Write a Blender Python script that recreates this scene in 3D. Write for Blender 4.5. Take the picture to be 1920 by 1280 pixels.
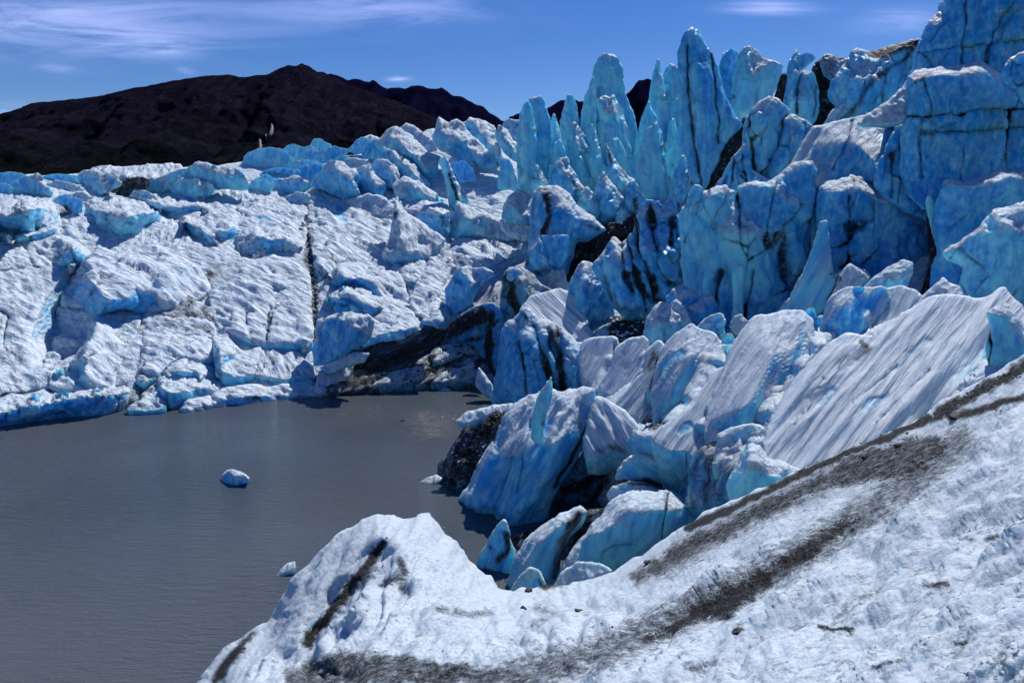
import bpy, math, random
import numpy as np
from mathutils import Vector
from mathutils.geometry import delaunay_2d_cdt

for _o in list(bpy.data.objects):
    bpy.data.objects.remove(_o, do_unlink=True)
scene = bpy.context.scene
COL = scene.collection

# ------------------------------------------------------------------ camera
CAM_Z = 18.0                      # eye height above the lake, metres
F = 1280.0                        # focal length in pixels of a 1920 wide frame (24 mm)
PITCH = math.atan2(220.0, 1280.0)  # the camera looks slightly down
cam_data = bpy.data.cameras.new('camera')
cam_data.sensor_width = 36.0
cam_data.lens = 24.0
cam_data.clip_start = 0.1
cam_data.clip_end = 40000.0
cam = bpy.data.objects.new('camera', cam_data)
COL.objects.link(cam)
cam.location = (0, 0, CAM_Z)
cam.rotation_euler = (math.pi / 2 - PITCH, 0, 0)
scene.camera = cam

# ------------------------------------------------------------------ sky, sun, exposure
SUN_AZ = math.radians(29)         # to the right of the view direction
SUN_EL = math.radians(52)
world = bpy.data.worlds.new('World')
scene.world = world
world.use_nodes = True
wn, wl = world.node_tree.nodes, world.node_tree.links
wn.clear()
w_out = wn.new('ShaderNodeOutputWorld')
w_bg = wn.new('ShaderNodeBackground')
w_bg.inputs['Strength'].default_value = 0.15
sky = wn.new('ShaderNodeTexSky')
sky.sky_type = 'NISHITA'
sky.sun_disc = False
sky.sun_elevation = SUN_EL
sky.sun_rotation = SUN_AZ
sky.altitude = 900
sky.air_density = 1.0
sky.dust_density = 0.2
sky.ozone_density = 3.0
w_hs = wn.new('ShaderNodeHueSaturation')
w_hs.inputs['Hue'].default_value = 0.516
w_hs.inputs['Saturation'].default_value = 1.36
w_hs.inputs['Value'].default_value = 0.43
wl.new(sky.outputs[0], w_hs.inputs['Color'])
# thin cirrus: wispy noise on a high flat layer (direction / height)
w_tc = wn.new('ShaderNodeTexCoord')
w_sep = wn.new('ShaderNodeSeparateXYZ')
wl.new(w_tc.outputs['Generated'], w_sep.inputs[0])


def wmath(op, a, b=None, c=None):
    n = wn.new('ShaderNodeMath')
    n.operation = op
    for i, v in enumerate((a, b, c)):
        if v is None:
            continue
        if isinstance(v, (int, float)):
            n.inputs[i].default_value = v
        else:
            wl.new(v, n.inputs[i])
    return n.outputs[0]


def wramp(fac, lo, hi):
    n = wn.new('ShaderNodeMapRange')
    n.interpolation_type = 'SMOOTHSTEP'
    n.inputs['From Min'].default_value = lo
    n.inputs['From Max'].default_value = hi
    wl.new(fac, n.inputs['Value'])
    return n.outputs[0]


w_z = wmath('MAXIMUM', w_sep.outputs[2], 0.02)
w_zz = wmath('ADD', w_z, 0.12)
w_cx = wmath('DIVIDE', w_sep.outputs[0], w_zz)
w_cy = wmath('DIVIDE', w_sep.outputs[1], w_zz)
w_comb = wn.new('ShaderNodeCombineXYZ')
wl.new(w_cx, w_comb.inputs[0])
wl.new(w_cy, w_comb.inputs[1])


def wnoise(scale, detail, sx, sy, off, rot=0.0, dist=0.0, rough=0.55):
    m = wn.new('ShaderNodeMapping')
    m.inputs['Location'].default_value = off
    m.inputs['Rotation'].default_value = (0, 0, rot)
    m.inputs['Scale'].default_value = (sx, sy, 1)
    wl.new(w_comb.outputs[0], m.inputs['Vector'])
    n = wn.new('ShaderNodeTexNoise')
    n.inputs['Scale'].default_value = scale
    n.inputs['Detail'].default_value = detail
    n.inputs['Roughness'].default_value = rough
    n.inputs['Distortion'].default_value = dist
    wl.new(m.outputs[0], n.inputs['Vector'])
    return n.outputs[0]


def sky_dir(px, py):
    x = (px - 960) / F
    yy = (640 - py) / F
    v = Vector((x, math.cos(PITCH) + yy * math.sin(PITCH), -math.sin(PITCH) + yy * math.cos(PITCH)))
    return v.normalized()


# ---- clouds that hang in this sky: streaky veils at their own places on the high layer
CLOUDS = [(150, 48, .40, .24, .62), (300, 88, .17, .09, .6), (560, 28, .45, .2, .22), (730, 18, .30, .12, .35), (50, 208, .22, .10, .4), (748, 149, .045, .03, .9),
          (1440, 15, .13, .045, .85), (1690, 40, .14, .10, .4), (350, 133, .03, .04, .5), (105, 128, .06, .05, .3), (2300, 60, .5, .2, .5), (-420, 60, .6, .25, .6), (1500, -420, .5, .4, .4)]
streak = wnoise(1.5, 7, 1.0, 2.6, (3.1, 0.4, 0), -0.35, 1.2, 0.62)
veil = wnoise(.8, 4, 1.0, 1.6, (7.7, 2.2, 0), -0.2, .6)
cl_sum = None
for (cpx, cpy, rx, ry, amt) in CLOUDS:
    d = sky_dir(cpx, cpy)
    zz = max(d.z, .02) + .12
    u0, v0 = d.x / zz, d.y / zz
    ex = wmath('DIVIDE', wmath('SUBTRACT', w_cx, u0), rx)
    ey = wmath('DIVIDE', wmath('SUBTRACT', w_cy, v0), ry)
    r2 = wmath('ADD', wmath('MULTIPLY', ex, ex), wmath('MULTIPLY', ey, ey))
    g = wmath('MULTIPLY', wmath('POWER', 2.718, wmath('MULTIPLY', r2, -1.0)), amt)
    cl_sum = g if cl_sum is None else wmath('ADD', cl_sum, g)
cl_a = wmath('MULTIPLY', cl_sum, wramp(streak, .26, .74))
cl_b = wmath('MULTIPLY', wmath('MULTIPLY', wramp(veil, .5, .8), wramp(streak, .4, .75)), .05)
cl_f = wmath('MINIMUM', wmath('ADD', cl_a, cl_b), .85)
w_mix = wn.new('ShaderNodeMix')
w_mix.data_type = 'RGBA'
wl.new(cl_f, w_mix.inputs[0])
wl.new(w_hs.outputs[0], w_mix.inputs[6])
w_mix.inputs[7].default_value = (3.0, 3.5, 6.2, 1)
wl.new(w_mix.outputs[2], w_bg.inputs['Color'])
wl.new(w_bg.outputs[0], w_out.inputs[0])

SUN_DIR = Vector((math.sin(SUN_AZ) * math.cos(SUN_EL), math.cos(SUN_AZ) * math.cos(SUN_EL), math.sin(SUN_EL)))
sun_data = bpy.data.lights.new('sun', 'SUN')
sun_data.energy = 3.2
sun_data.angle = math.radians(0.5)
sun_data.color = (1.0, 0.955, 0.90)
sun = bpy.data.objects.new('sun', sun_data)
COL.objects.link(sun)
sun.rotation_euler = SUN_DIR.to_track_quat('Z', 'Y').to_euler()

vs = scene.view_settings
vs.view_transform = 'Standard'
vs.look = 'None'
vs.gamma = 1.0
vs.use_curve_mapping = False
vs.exposure = 0.55
scene.cycles.max_bounces = 8
scene.cycles.diffuse_bounces = 6
scene.cycles.glossy_bounces = 3
scene.cycles.transmission_bounces = 4
scene.cycles.use_denoising = True
scene.cycles.caustics_reflective = False
scene.cycles.caustics_refractive = False

# ------------------------------------------------------------------ numeric helpers
CT, ST = math.cos(PITCH), math.sin(PITCH)


def rays(px, py):
    """unit-forward ray: x/y and z/y slopes for picture points, so a point at distance Y is (rx*Y, Y, 18+rz*Y)"""
    px = np.asarray(px, float)
    py = np.asarray(py, float)
    dx = (px - 960.0)
    u = (640.0 - py)
    dy = F * CT + u * ST
    dz = -F * ST + u * CT
    return dx / dy, dz / dy


def unproj(px, py, Y):
    rx, rz = rays(px, py)
    Y = np.asarray(Y, float)
    return np.stack([rx * Y, Y + 0 * rx, CAM_Z + rz * Y], -1)


def project(P):
    x, y, z = P[:, 0], P[:, 1], P[:, 2] - CAM_Z
    f = y * CT - z * ST
    u = y * ST + z * CT
    return 960 + F * x / f, 640 - F * u / f


def waterY(px, py):
    rx, rz = rays(px, py)
    return -CAM_Z / rz


_rng = np.random.RandomState(11)
_PERM = _rng.permutation(512)
_GR = _rng.normal(size=(512, 3))
_GR /= np.linalg.norm(_GR, axis=1)[:, None]


def perlin(P):
    P = np.asarray(P, float)
    i = np.floor(P).astype(np.int64)
    f = P - i
    w = f * f * f * (f * (f * 6 - 15) + 10)
    out = np.zeros(len(P))
    for cx in (0, 1):
        wx = w[:, 0] if cx else 1 - w[:, 0]
        for cy in (0, 1):
            wy = w[:, 1] if cy else 1 - w[:, 1]
            for cz in (0, 1):
                wz = w[:, 2] if cz else 1 - w[:, 2]
                h = _PERM[(_PERM[(_PERM[(i[:, 0] + cx) & 511] + i[:, 1] + cy) & 511] + i[:, 2] + cz) & 511]
                g = _GR[h]
                out += wx * wy * wz * (g[:, 0] * (f[:, 0] - cx) + g[:, 1] * (f[:, 1] - cy) + g[:, 2] * (f[:, 2] - cz))
    return out * 1.5


def fbm(P, lam, lam_min, gain=0.5, ridged=False):
    out = np.zeros(len(P))
    a = 1.0
    k = 0
    while lam >= lam_min and k < 8:
        n = perlin(P / lam + 17.3 * k)
        if ridged:
            n = 0.55 - 1.6 * np.abs(n)
        out += a * n
        a *= gain
        lam *= 0.5
        k += 1
    return out


def sstep(x, a, b):
    t = np.clip((x - a) / (b - a), 0, 1)
    return t * t * (3 - 2 * t)


def pts(s, third=0.0):
    """'x,y x,y,h' -> array (n,3)"""
    r = []
    for w in s.split():
        q = [float(v) for v in w.split(',')]
        r.append((q[0], q[1], q[2] if len(q) > 2 else third))
    return np.array(r)


def seg_dist(px, py, line, closed=False):
    """distance of points to a polyline (n,2)"""
    a = line
    b = np.roll(line, -1, 0)
    if not closed:
        a, b = a[:-1], b[:-1]
    d2 = np.full(len(px), 1e18)
    for (x0, y0), (x1, y1) in zip(a[:, :2], b[:, :2]):
        vx, vy = x1 - x0, y1 - y0
        L = vx * vx + vy * vy + 1e-9
        t = np.clip(((px - x0) * vx + (py - y0) * vy) / L, 0, 1)
        d2 = np.minimum(d2, (px - x0 - t * vx) ** 2 + (py - y0 - t * vy) ** 2)
    return np.sqrt(d2)


def inside(px, py, poly):
    r = np.zeros(len(px), bool)
    n = len(poly)
    j = n - 1
    for i in range(n):
        xi, yi, xj, yj = poly[i][0], poly[i][1], poly[j][0], poly[j][1]
        if yi != yj:
            c = ((yi > py) != (yj > py)) & (px < (xj - xi) * (py - yi) / (yj - yi) + xi)
            r ^= c
        j = i
    return r


def smooth_line(p, closed, step):
    """Catmull-Rom through the control points, about `step` between samples"""
    n = len(p)
    out = []
    m = n if closed else n - 1
    for i in range(m):
        p1, p2 = p[i], p[(i + 1) % n]
        p0 = p[(i - 1) % n] if closed or i > 0 else p1
        p3 = p[(i + 2) % n] if closed or i + 2 < n else p2
        L = math.hypot(p2[0] - p1[0], p2[1] - p1[1])
        L0 = math.hypot(p1[0] - p0[0], p1[1] - p0[1]) + 1e-6
        L3 = math.hypot(p3[0] - p2[0], p3[1] - p2[1]) + 1e-6
        m1 = (p2 - p0) * 0.20 * min(1.0, 1.6 * L / (L + L0)) * 1.0
        m2 = (p3 - p1) * 0.20 * min(1.0, 1.6 * L / (L + L3)) * 1.0
        k = max(1, int(round(L / step)))
        for t in np.arange(k) / k:
            t2, t3 = t * t, t * t * t
            out.append((2 * t3 - 3 * t2 + 1) * p1 + (t3 - 2 * t2 + t) * m1 + (-2 * t3 + 3 * t2) * p2 + (t3 - t2) * m2)
    if not closed:
        out.append(p[-1])
    return np.array(out)


# depth of the broad ice field left of the seracs: it climbs from the water line to the skyline
_SL = [(-100, [(812, None), (740, 66), (620, 78), (500, 95), (420, 114), (380, 128), (330, 152), (280, 190)]),
       (300, [(774, None), (700, 70), (620, 79.5), (500, 96), (420, 114), (380, 128), (330, 150), (280, 182)]),
       (600, [(741, None), (700, 74.5), (620, 82.5), (500, 98), (420, 116), (380, 127), (330, 143), (250, 175), (200, 205)]),
       (900, [(721, None), (660, 80), (620, 84.5), (500, 100), (420, 114), (380, 122), (330, 134), (250, 158), (200, 180)]),
       (1300, [(700, None), (660, 84), (620, 88), (500, 102), (420, 114), (380, 122), (330, 134), (250, 158), (200, 180)])]


def slopeY(px, py):
    px = np.asarray(px, float)
    py = np.asarray(py, float)
    cols = []
    for cx, tb in _SL:
        t = sorted([(a, (waterY(cx, a) if b is None else b)) for a, b in tb])
        cols.append(np.interp(py, [a for a, _ in t], [1.0 / float(b) for _, b in t]))
    xs = [c for c, _ in _SL]
    inv = np.zeros_like(px)
    k = np.clip(np.searchsorted(xs, px) - 1, 0, len(xs) - 2)
    f = np.clip((px - np.array(xs)[k]) / (np.array(xs)[k + 1] - np.array(xs)[k]), 0, 1)
    C = np.stack(cols, -1)
    idx = np.arange(len(px)) if px.ndim else 0
    if px.ndim == 0:
        return 1.0 / (C[k] * (1 - f) + C[k + 1] * f)
    inv = C[idx, k] * (1 - f) + C[idx, k + 1] * f
    return 1.0 / inv


# ------------------------------------------------------------------ materials
def new_mat(name):
    m = bpy.data.materials.new(name)
    m.use_nodes = True
    nt = m.node_tree
    nt.nodes.clear()
    out = nt.nodes.new('ShaderNodeOutputMaterial')
    bs = nt.nodes.new('ShaderNodeBsdfPrincipled')
    nt.links.new(bs.outputs[0], out.inputs[0])
    return m, nt, bs


class NT:
    """small node helper"""
    def __init__(s, nt):
        s.nt = nt

    def put(s, sock, v):
        if isinstance(v, (int, float)):
            sock.default_value = v
        elif isinstance(v, (tuple, list)):
            sock.default_value = v if len(v) == len(sock.default_value) else tuple(v) + (1,)
        else:
            s.nt.links.new(v, sock)

    def attr(s, name):
        n = s.nt.nodes.new('ShaderNodeAttribute')
        n.attribute_name = name
        return n

    def math(s, op, a, b=0.0, c=0.0, clamp=False):
        n = s.nt.nodes.new('ShaderNodeMath')
        n.operation = op
        n.use_clamp = clamp
        for i, v in enumerate((a, b, c)):
            s.put(n.inputs[i], v)
        return n.outputs[0]

    def ramp(s, v, lo, hi, a=0.0, b=1.0):
        n = s.nt.nodes.new('ShaderNodeMapRange')
        n.interpolation_type = 'SMOOTHSTEP'
        s.put(n.inputs['Value'], v)
        s.put(n.inputs['From Min'], lo)
        s.put(n.inputs['From Max'], hi)
        s.put(n.inputs['To Min'], a)
        s.put(n.inputs['To Max'], b)
        return n.outputs[0]

    def map(s, vec, scale=(1, 1, 1), loc=(0, 0, 0), rot=(0, 0, 0)):
        n = s.nt.nodes.new('ShaderNodeMapping')
        s.put(n.inputs['Vector'], vec)
        n.inputs['Scale'].default_value = scale
        n.inputs['Location'].default_value = loc
        n.inputs['Rotation'].default_value = rot
        return n.outputs[0]

    def noise(s, vec, scale, detail=4, rough=.55, dist=0.0):
        n = s.nt.nodes.new('ShaderNodeTexNoise')
        s.put(n.inputs['Vector'], vec)
        n.inputs['Scale'].default_value = scale
        n.inputs['Detail'].default_value = detail
        n.inputs['Roughness'].default_value = rough
        n.inputs['Distortion'].default_value = dist
        return n.outputs[0]

    def voro(s, vec, scale, feature='F1', rand=1.0):
        n = s.nt.nodes.new('ShaderNodeTexVoronoi')
        n.feature = feature
        s.put(n.inputs['Vector'], vec)
        n.inputs['Scale'].default_value = scale
        n.inputs['Randomness'].default_value = rand
        return n

    def mix(s, f, a, b):
        n = s.nt.nodes.new('ShaderNodeMix')
        n.data_type = 'RGBA'
        s.put(n.inputs[0], f)
        s.put(n.inputs[6], a)
        s.put(n.inputs[7], b)
        return n.outputs[2]

    def bump(s, h, dist, strength=1.0, normal=None):
        n = s.nt.nodes.new('ShaderNodeBump')
        s.put(n.inputs['Height'], h)
        s.put(n.inputs['Distance'], dist)
        s.put(n.inputs['Strength'], strength)
        if normal is not None:
            s.put(n.inputs['Normal'], normal)
        return n.outputs[0]


def make_ice():
    m, nt, bs = new_mat('glacier_ice')
    N = NT(nt)
    flow = N.attr('flow').outputs['Vector']       # along / across the grain, in units of the body's own grain size
    crust_a = N.attr('crust').outputs['Fac']
    dirt_a = N.attr('dirt').outputs['Fac']
    tint_a = N.attr('tint').outputs['Fac']
    grain = N.attr('grain').outputs['Fac']
    cups = N.attr('cups').outputs['Fac']
    geo = nt.nodes.new('ShaderNodeNewGeometry')
    pos = geo.outputs['Position']
    n2 = N.noise(N.map(flow, (.28, .9, .9)), .8, 4, .62)
    v2 = N.noise(N.map(flow, (.42, 1.25, 1)), .85, 5, .62, .5)
    mott = N.noise(N.map(flow, (.5, .8, .8)), 1.7, 5, .66)
    # weathering crust (white, scalloped) against clear blue ice
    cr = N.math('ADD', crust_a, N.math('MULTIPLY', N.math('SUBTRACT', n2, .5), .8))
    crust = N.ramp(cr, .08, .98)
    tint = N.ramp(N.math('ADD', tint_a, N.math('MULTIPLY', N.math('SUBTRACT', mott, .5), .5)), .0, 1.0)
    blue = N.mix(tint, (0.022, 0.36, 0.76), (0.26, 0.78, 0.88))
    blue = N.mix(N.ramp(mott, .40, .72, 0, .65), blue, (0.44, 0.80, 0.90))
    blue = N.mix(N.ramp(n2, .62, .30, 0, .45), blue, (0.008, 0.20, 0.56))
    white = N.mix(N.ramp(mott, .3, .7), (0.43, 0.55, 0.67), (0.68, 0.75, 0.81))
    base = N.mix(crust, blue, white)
    # bluish shading painted into the hollows of the crust
    hollow_shade = N.math('MULTIPLY', N.ramp(N.math('ADD', N.math('MULTIPLY', mott, .5), N.math('MULTIPLY', v2, .5)), .50, .36), .36)
    base = N.mix(N.math('MULTIPLY', hollow_shade, crust), base, (0.13, 0.28, 0.46))
    # debris: a thin grey veil, broken black patches and loose specks
    dn = N.noise(N.map(flow, (.7, 1.1, 1)), .5, 5, .68)
    dfine = N.noise(flow, 1.7, 5, .75)
    dd = N.math('ADD', N.math('MULTIPLY', dirt_a, .9), N.math('MULTIPLY', N.math('SUBTRACT', dn, .5), 1.25))
    dd = N.math('ADD', dd, N.math('MULTIPLY', N.math('SUBTRACT', dfine, .5), .95))
    dm = N.math('MULTIPLY', N.ramp(dd, .42, .95), N.ramp(dirt_a, .05, .3))
    dm = N.math('MULTIPLY', dm, N.ramp(mott, .56, .66, 1.0, .35))
    veil = N.math('MULTIPLY', N.ramp(dirt_a, .1, 1.1), N.ramp(dn, .25, .7, .35, .85))
    dcol = N.mix(N.ramp(dfine, .3, .75), (0.004, 0.004, 0.005), (0.037, 0.039, 0.043))
    base = N.mix(veil, base, (0.040, 0.043, 0.049))
    base = N.mix(dm, base, dcol)
    nt.links.new(base, bs.inputs['Base Color'])
    rgh = N.math('ADD', N.math('MULTIPLY', crust, .25), .40)
    nt.links.new(N.math('MAXIMUM', rgh, N.math('MULTIPLY', dm, .8)), bs.inputs['Roughness'])
    bs.inputs['IOR'].default_value = 1.31
    # light soaks into clear ice and comes out blue; the white crust is far less translucent
    sw = N.math('MULTIPLY', N.math('SUBTRACT', 1.0, dm), N.math('SUBTRACT', .80, N.math('MULTIPLY', crust, .66)))
    nt.links.new(sw, bs.inputs['Subsurface Weight'])
    bs.inputs['Subsurface Radius'].default_value = (.30, 1.0, 1.6)
    bs.inputs['Subsurface Scale'].default_value = 1.0
    bs.subsurface_method = 'RANDOM_WALK'
    # relief: sun cups on the crust, faint dimples on the clear faces, grit on the debris
    v1 = N.voro(N.map(flow, (.55, 1.25, 1)), .95, 'F1')
    cup = N.math('MULTIPLY', v1.outputs['Distance'], v1.outputs['Distance'])
    h = N.math('ADD', N.math('MULTIPLY', cup, cups), N.math('MULTIPLY', v2, 1.25))
    h = N.math('ADD', h, N.math('MULTIPLY', mott, .45))
    hs = N.math('ADD', N.math('MULTIPLY', crust, .74), .26)
    b1 = N.bump(N.math('MULTIPLY', h, hs), N.math('MULTIPLY', grain, .62), .95)
    b2 = N.bump(N.math('MULTIPLY', dfine, N.math('ADD', dm, .08)), .14, .7, b1)
    nt.links.new(b2, bs.inputs['Normal'])
    return m


ICE = make_ice()

# ------------------------------------------------------------------ building ice bodies
STEP = 3.4          # tessellation, in photograph pixels
STATS = [0]


def set_float(me, name, arr):
    a = me.attributes.new(name, 'FLOAT', 'POINT')
    a.data.foreach_set('value', np.ascontiguousarray(arr, dtype=np.float32))


def set_vec(me, name, arr):
    a = me.attributes.new(name, 'FLOAT_VECTOR', 'POINT')
    a.data.foreach_set('vector', np.ascontiguousarray(arr, dtype=np.float32).ravel())


def mesh_from(name, V, T, mat, smooth=True):
    me = bpy.data.meshes.new(name)
    V = np.asarray(V, np.float32)
    T = np.asarray(T, np.int32)
    me.vertices.add(len(V))
    me.vertices.foreach_set('co', V.ravel())
    me.loops.add(T.size)
    me.loops.foreach_set('vertex_index', T.ravel())
    me.polygons.add(len(T))
    k = T.shape[1]
    me.polygons.foreach_set('loop_start', np.arange(len(T), dtype=np.int32) * k)
    me.polygons.foreach_set('use_smooth', np.full(len(T), smooth))
    me.update(calc_edges=True)
    if mat:
        me.materials.append(mat)
    STATS[0] += len(T) * (k - 2)
    return me


def link(name, me, parent=None, label=None, cat=None, group=None, kind=None):
    o = bpy.data.objects.new(name, me)
    COL.objects.link(o)
    if parent is not None:
        o.parent = parent
    if label:
        o['label'] = label
    if cat:
        o['category'] = cat
    if group:
        o['group'] = group
    if kind:
        o['kind'] = kind
    return o


def vnormals(V, T):
    a, b, c = V[T[:, 0]], V[T[:, 1]], V[T[:, 2]]
    fn = np.cross(b - a, c - a)
    n = np.zeros_like(V)
    for k in range(3):
        for d in range(3):
            n[:, d] += np.bincount(T[:, k], fn[:, d], minlength=len(V))
    return n / (np.linalg.norm(n, axis=1)[:, None] + 1e-12)


def tri_interp(cp, cval, segs, x, y):
    """piecewise linear surface through control points with constrained edges"""
    r = delaunay_2d_cdt([Vector(p) for p in cp[:, :2]], segs, [], 0, 1e-4)
    vv = np.array([tuple(v) for v in r[0]])
    val = np.zeros(len(vv))
    for i, o in enumerate(r[3]):
        if o:
            val[i] = cval[o[0]]
        else:
            d = np.hypot(cp[:, 0] - vv[i, 0], cp[:, 1] - vv[i, 1])
            w = 1 / (d + 1e-3) ** 2
            val[i] = (w * cval).sum() / w.sum()
    out = np.full(len(x), np.nan)
    for f in r[2]:
        for k in range(1, len(f) - 1):
            a, b, c = vv[f[0]], vv[f[k]], vv[f[k + 1]]
            den = (b[1] - c[1]) * (a[0] - c[0]) + (c[0] - b[0]) * (a[1] - c[1])
            if abs(den) < 1e-9:
                continue
            l0 = ((b[1] - c[1]) * (x - c[0]) + (c[0] - b[0]) * (y - c[1])) / den
            l1 = ((c[1] - a[1]) * (x - c[0]) + (a[0] - c[0]) * (y - c[1])) / den
            l2 = 1 - l0 - l1
            m = (l0 >= -1e-4) & (l1 >= -1e-4) & (l2 >= -1e-4) & np.isnan(out)
            out[m] = l0[m] * val[f[0]] + l1[m] * val[f[k]] + l2[m] * val[f[k + 1]]
    bad = np.isnan(out)
    if bad.any():
        for i in np.where(bad)[0]:
            out[i] = cval[np.argmin((cp[:, 0] - x[i]) ** 2 + (cp[:, 1] - y[i]) ** 2)]
    return out


def parse_stroke(s, defw, defs):
    w, st, poly = defw, defs, False
    if ':' in s:
        head, s = s.split(':', 1)
        for t in head.split():
            if t == 'poly':
                poly = True
            elif t[0] == 'w':
                w = float(t[1:])
            elif t[0] == 's':
                st = float(t[1:])
    return w, st, poly, pts(s)


def stroke_mask(strokes, x, y, defw, defs, wob, soft=11.0):
    g = np.zeros(len(x))
    for s in strokes:
        w, st, poly, p = parse_stroke(s, defw, defs)
        if poly:
            d = seg_dist(x, y, p, True)
            sd = np.where(inside(x, y, p), d, -d)
            g = np.maximum(g, st * sstep(sd + wob * (2.6 + soft * .05), -soft, soft))
        else:
            q = smooth_line(p, False, 8) if len(p) > 2 else p
            d = seg_dist(x + wob * 1.6, y + wob * 1.2, q)
            g = np.maximum(g, st * np.exp(-(d / w) ** 2))
    return g


def B(name, outline, Y=None, lean=0.0, yaw=0.0, at=None, base='plane', ridges=(), crest=(), ck=1.0, cracks=(), dirt=(), ice=(),
      tints=(), flow=None, crust=0.0, tint=.45, rnd=None, rk=1.0, T=None, rough=1.0, d0=0.0, scal=1.0, smooth=8, dome=0.0, step=None, noedge=None,
      label=None, cat=None, group=None, parent=None, kind=None, mat=None, seed=0, lift=0.0, jag=1.0, tx=None, flute=0.0, fl_lam=None, chip=1.0, rim=.35, aniso=1.0, bumpk=1.0, grow=0.0, fl_len=.10, world_grain=False, rfac=.055, back=True, raniso=None, soft=11.0, cups=.55, flow_at=None, lam_min=0.0, folds=(), attr_world=False, veins=0.0):
    st = step or STEP
    oc = pts(outline)
    if oc[:, :2].shape[0] and np.sum(oc[:, 0] * np.roll(oc[:, 1], -1) - np.roll(oc[:, 0], -1) * oc[:, 1]) < 0:
        oc = oc[::-1].copy()
    bl = smooth_line(oc, True, st)
    if grow:
        tg = np.roll(bl[:, :2], -1, 0) - np.roll(bl[:, :2], 1, 0)
        tg /= np.hypot(tg[:, 0], tg[:, 1])[:, None] + 1e-9
        bl[:, 0] += grow * tg[:, 1]
        bl[:, 1] -= grow * tg[:, 0]
    # small natural raggedness of the outline
    s_arc = np.cumsum(np.r_[0, np.hypot(np.diff(bl[:, 0]), np.diff(bl[:, 1]))])
    q3 = np.stack([bl[:, 0] / 26.0, bl[:, 1] / 26.0, np.full(len(bl), seed * 1.7 + oc[0, 0] * .01)], -1)
    amp = 2.0 * jag
    bl[:, 0] += amp * (perlin(q3 + 5.1) + .6 * perlin(q3 * 2.3 + 1.1) + .45 * perlin(q3 * 5.1 + 2.1))
    bl[:, 1] += amp * (perlin(q3 + 9.7) + .6 * perlin(q3 * 2.3 + 3.3) + .45 * perlin(q3 * 5.1 + 4.1))
    x0, y0 = bl[:, 0].min(), bl[:, 1].min()
    x1, y1 = bl[:, 0].max(), bl[:, 1].max()
    gx = np.arange(x0, x1 + st, st)
    gy = np.arange(y0, y1 + st, st * .866)
    X, Yg = np.meshgrid(gx, gy)
    X = X + (np.arange(len(gy)) % 2)[:, None] * st * .5
    rs = np.random.RandomState(seed + int(x0 * 7 + y0 * 13) % 9999)
    X = X + rs.uniform(-.18, .18, X.shape) * st
    Yg = Yg + rs.uniform(-.18, .18, X.shape) * st
    gxv, gyv = X.ravel(), Yg.ravel()
    keep = inside(gxv, gyv, bl)
    gxv, gyv = gxv[keep], gyv[keep]
    dd = seg_dist(gxv, gyv, bl, True)
    k2 = dd > st * .55
    gxv, gyv, dd = gxv[k2], gyv[k2], dd[k2]
    nb = len(bl)
    allx = np.r_[bl[:, 0], gxv]
    ally = np.r_[bl[:, 1], gyv]
    dist = np.r_[np.zeros(nb), dd]
    r = delaunay_2d_cdt([Vector((a, b)) for a, b in zip(allx, ally)], [], [list(range(nb))], 1, 1e-5)
    if len(r[0]) != len(allx):
        vv = np.array([tuple(v) for v in r[0]])
        allx, ally = vv[:, 0], vv[:, 1]
        dist = np.array([0 if (o and o[0] < nb) else -1 for o in r[3]], float)
        mm = dist < 0
        dist[mm] = seg_dist(allx[mm], ally[mm], bl, True)
        bmap = {}
        for i, o in enumerate(r[3]):
            for k in o:
                bmap[k] = i
        loop = [bmap[i] for i in range(nb) if i in bmap]
        lp = []
        for i in loop:
            if not lp or lp[-1] != i:
                lp.append(i)
        loop = np.array(lp)
    else:
        loop = np.arange(nb)
    Tt = np.array([f for f in r[2] if len(f) == 3], np.int64)
    x, y = allx, ally
    # ---- base depth
    lowest = oc[np.argmax(oc[:, 1])]
    cx, cy = oc[:, 0].mean(), oc[:, 1].mean()
    la, ya = math.radians(lean), math.radians(yaw)
    nrm = np.array([math.sin(ya) * math.cos(la), -math.cos(ya) * math.cos(la), math.sin(la)])
    if base == 'plane':
        ax, ay = (at if at else (lowest[0], lowest[1]))
        P0 = unproj(ax, ay, Y)

        def baseY(px, py):
            rx, rz = rays(px, py)
            den = nrm[0] * rx + nrm[1] + nrm[2] * rz
            num = nrm[0] * P0[0] + nrm[1] * P0[1] + nrm[2] * (P0[2] - CAM_Z)
            yy = np.where(den < -.06, num / np.minimum(den, -.06), Y * 1.9)
            return np.clip(yy, Y * .55, Y * 1.9)
    elif callable(base):
        baseY = base
    elif base == 'slope':
        def baseY(px, py):
            return slopeY(px, py) - lift
    else:
        baseY = None
    rl = []
    for s in ridges:
        rl.append(pts(s, 1.0))
    for s in crest:
        c = pts(s, np.nan)
        # a crest stands above the foot of its block: the face below it comes out steep
        for i in range(len(c)):
            if np.isnan(c[i, 2]):
                below = oc[(oc[:, 1] > c[i, 1] + 4)]
                if len(below) == 0:
                    below = oc
                d = np.hypot((below[:, 0] - c[i, 0]), (below[:, 1] - c[i, 1]) * .8)
                fx, fy = below[np.argmin(d)][:2]
                yb = float(baseY(np.array([c[i, 0]]), np.array([c[i, 1]]))[0])
                yf = float(baseY(np.array([fx]), np.array([fy]))[0])
                c[i, 2] = max(.25, ck * (yb - yf))
        rl.append(c)
    if base == 'abs':
        cp = np.concatenate([oc] + rl)
        cval = 1.0 / cp[:, 2]
    else:
        cp = np.concatenate([oc] + rl)
        cval = cp[:, 2].copy()
    segs = []
    n0 = len(oc)
    for i in range(n0):
        segs.append((i, (i + 1) % n0))
    for c in rl:
        for i in range(len(c) - 1):
            segs.append((n0 + i, n0 + i + 1))
        n0 += len(c)
    hv = tri_interp(cp, cval, segs, x, y)
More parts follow.
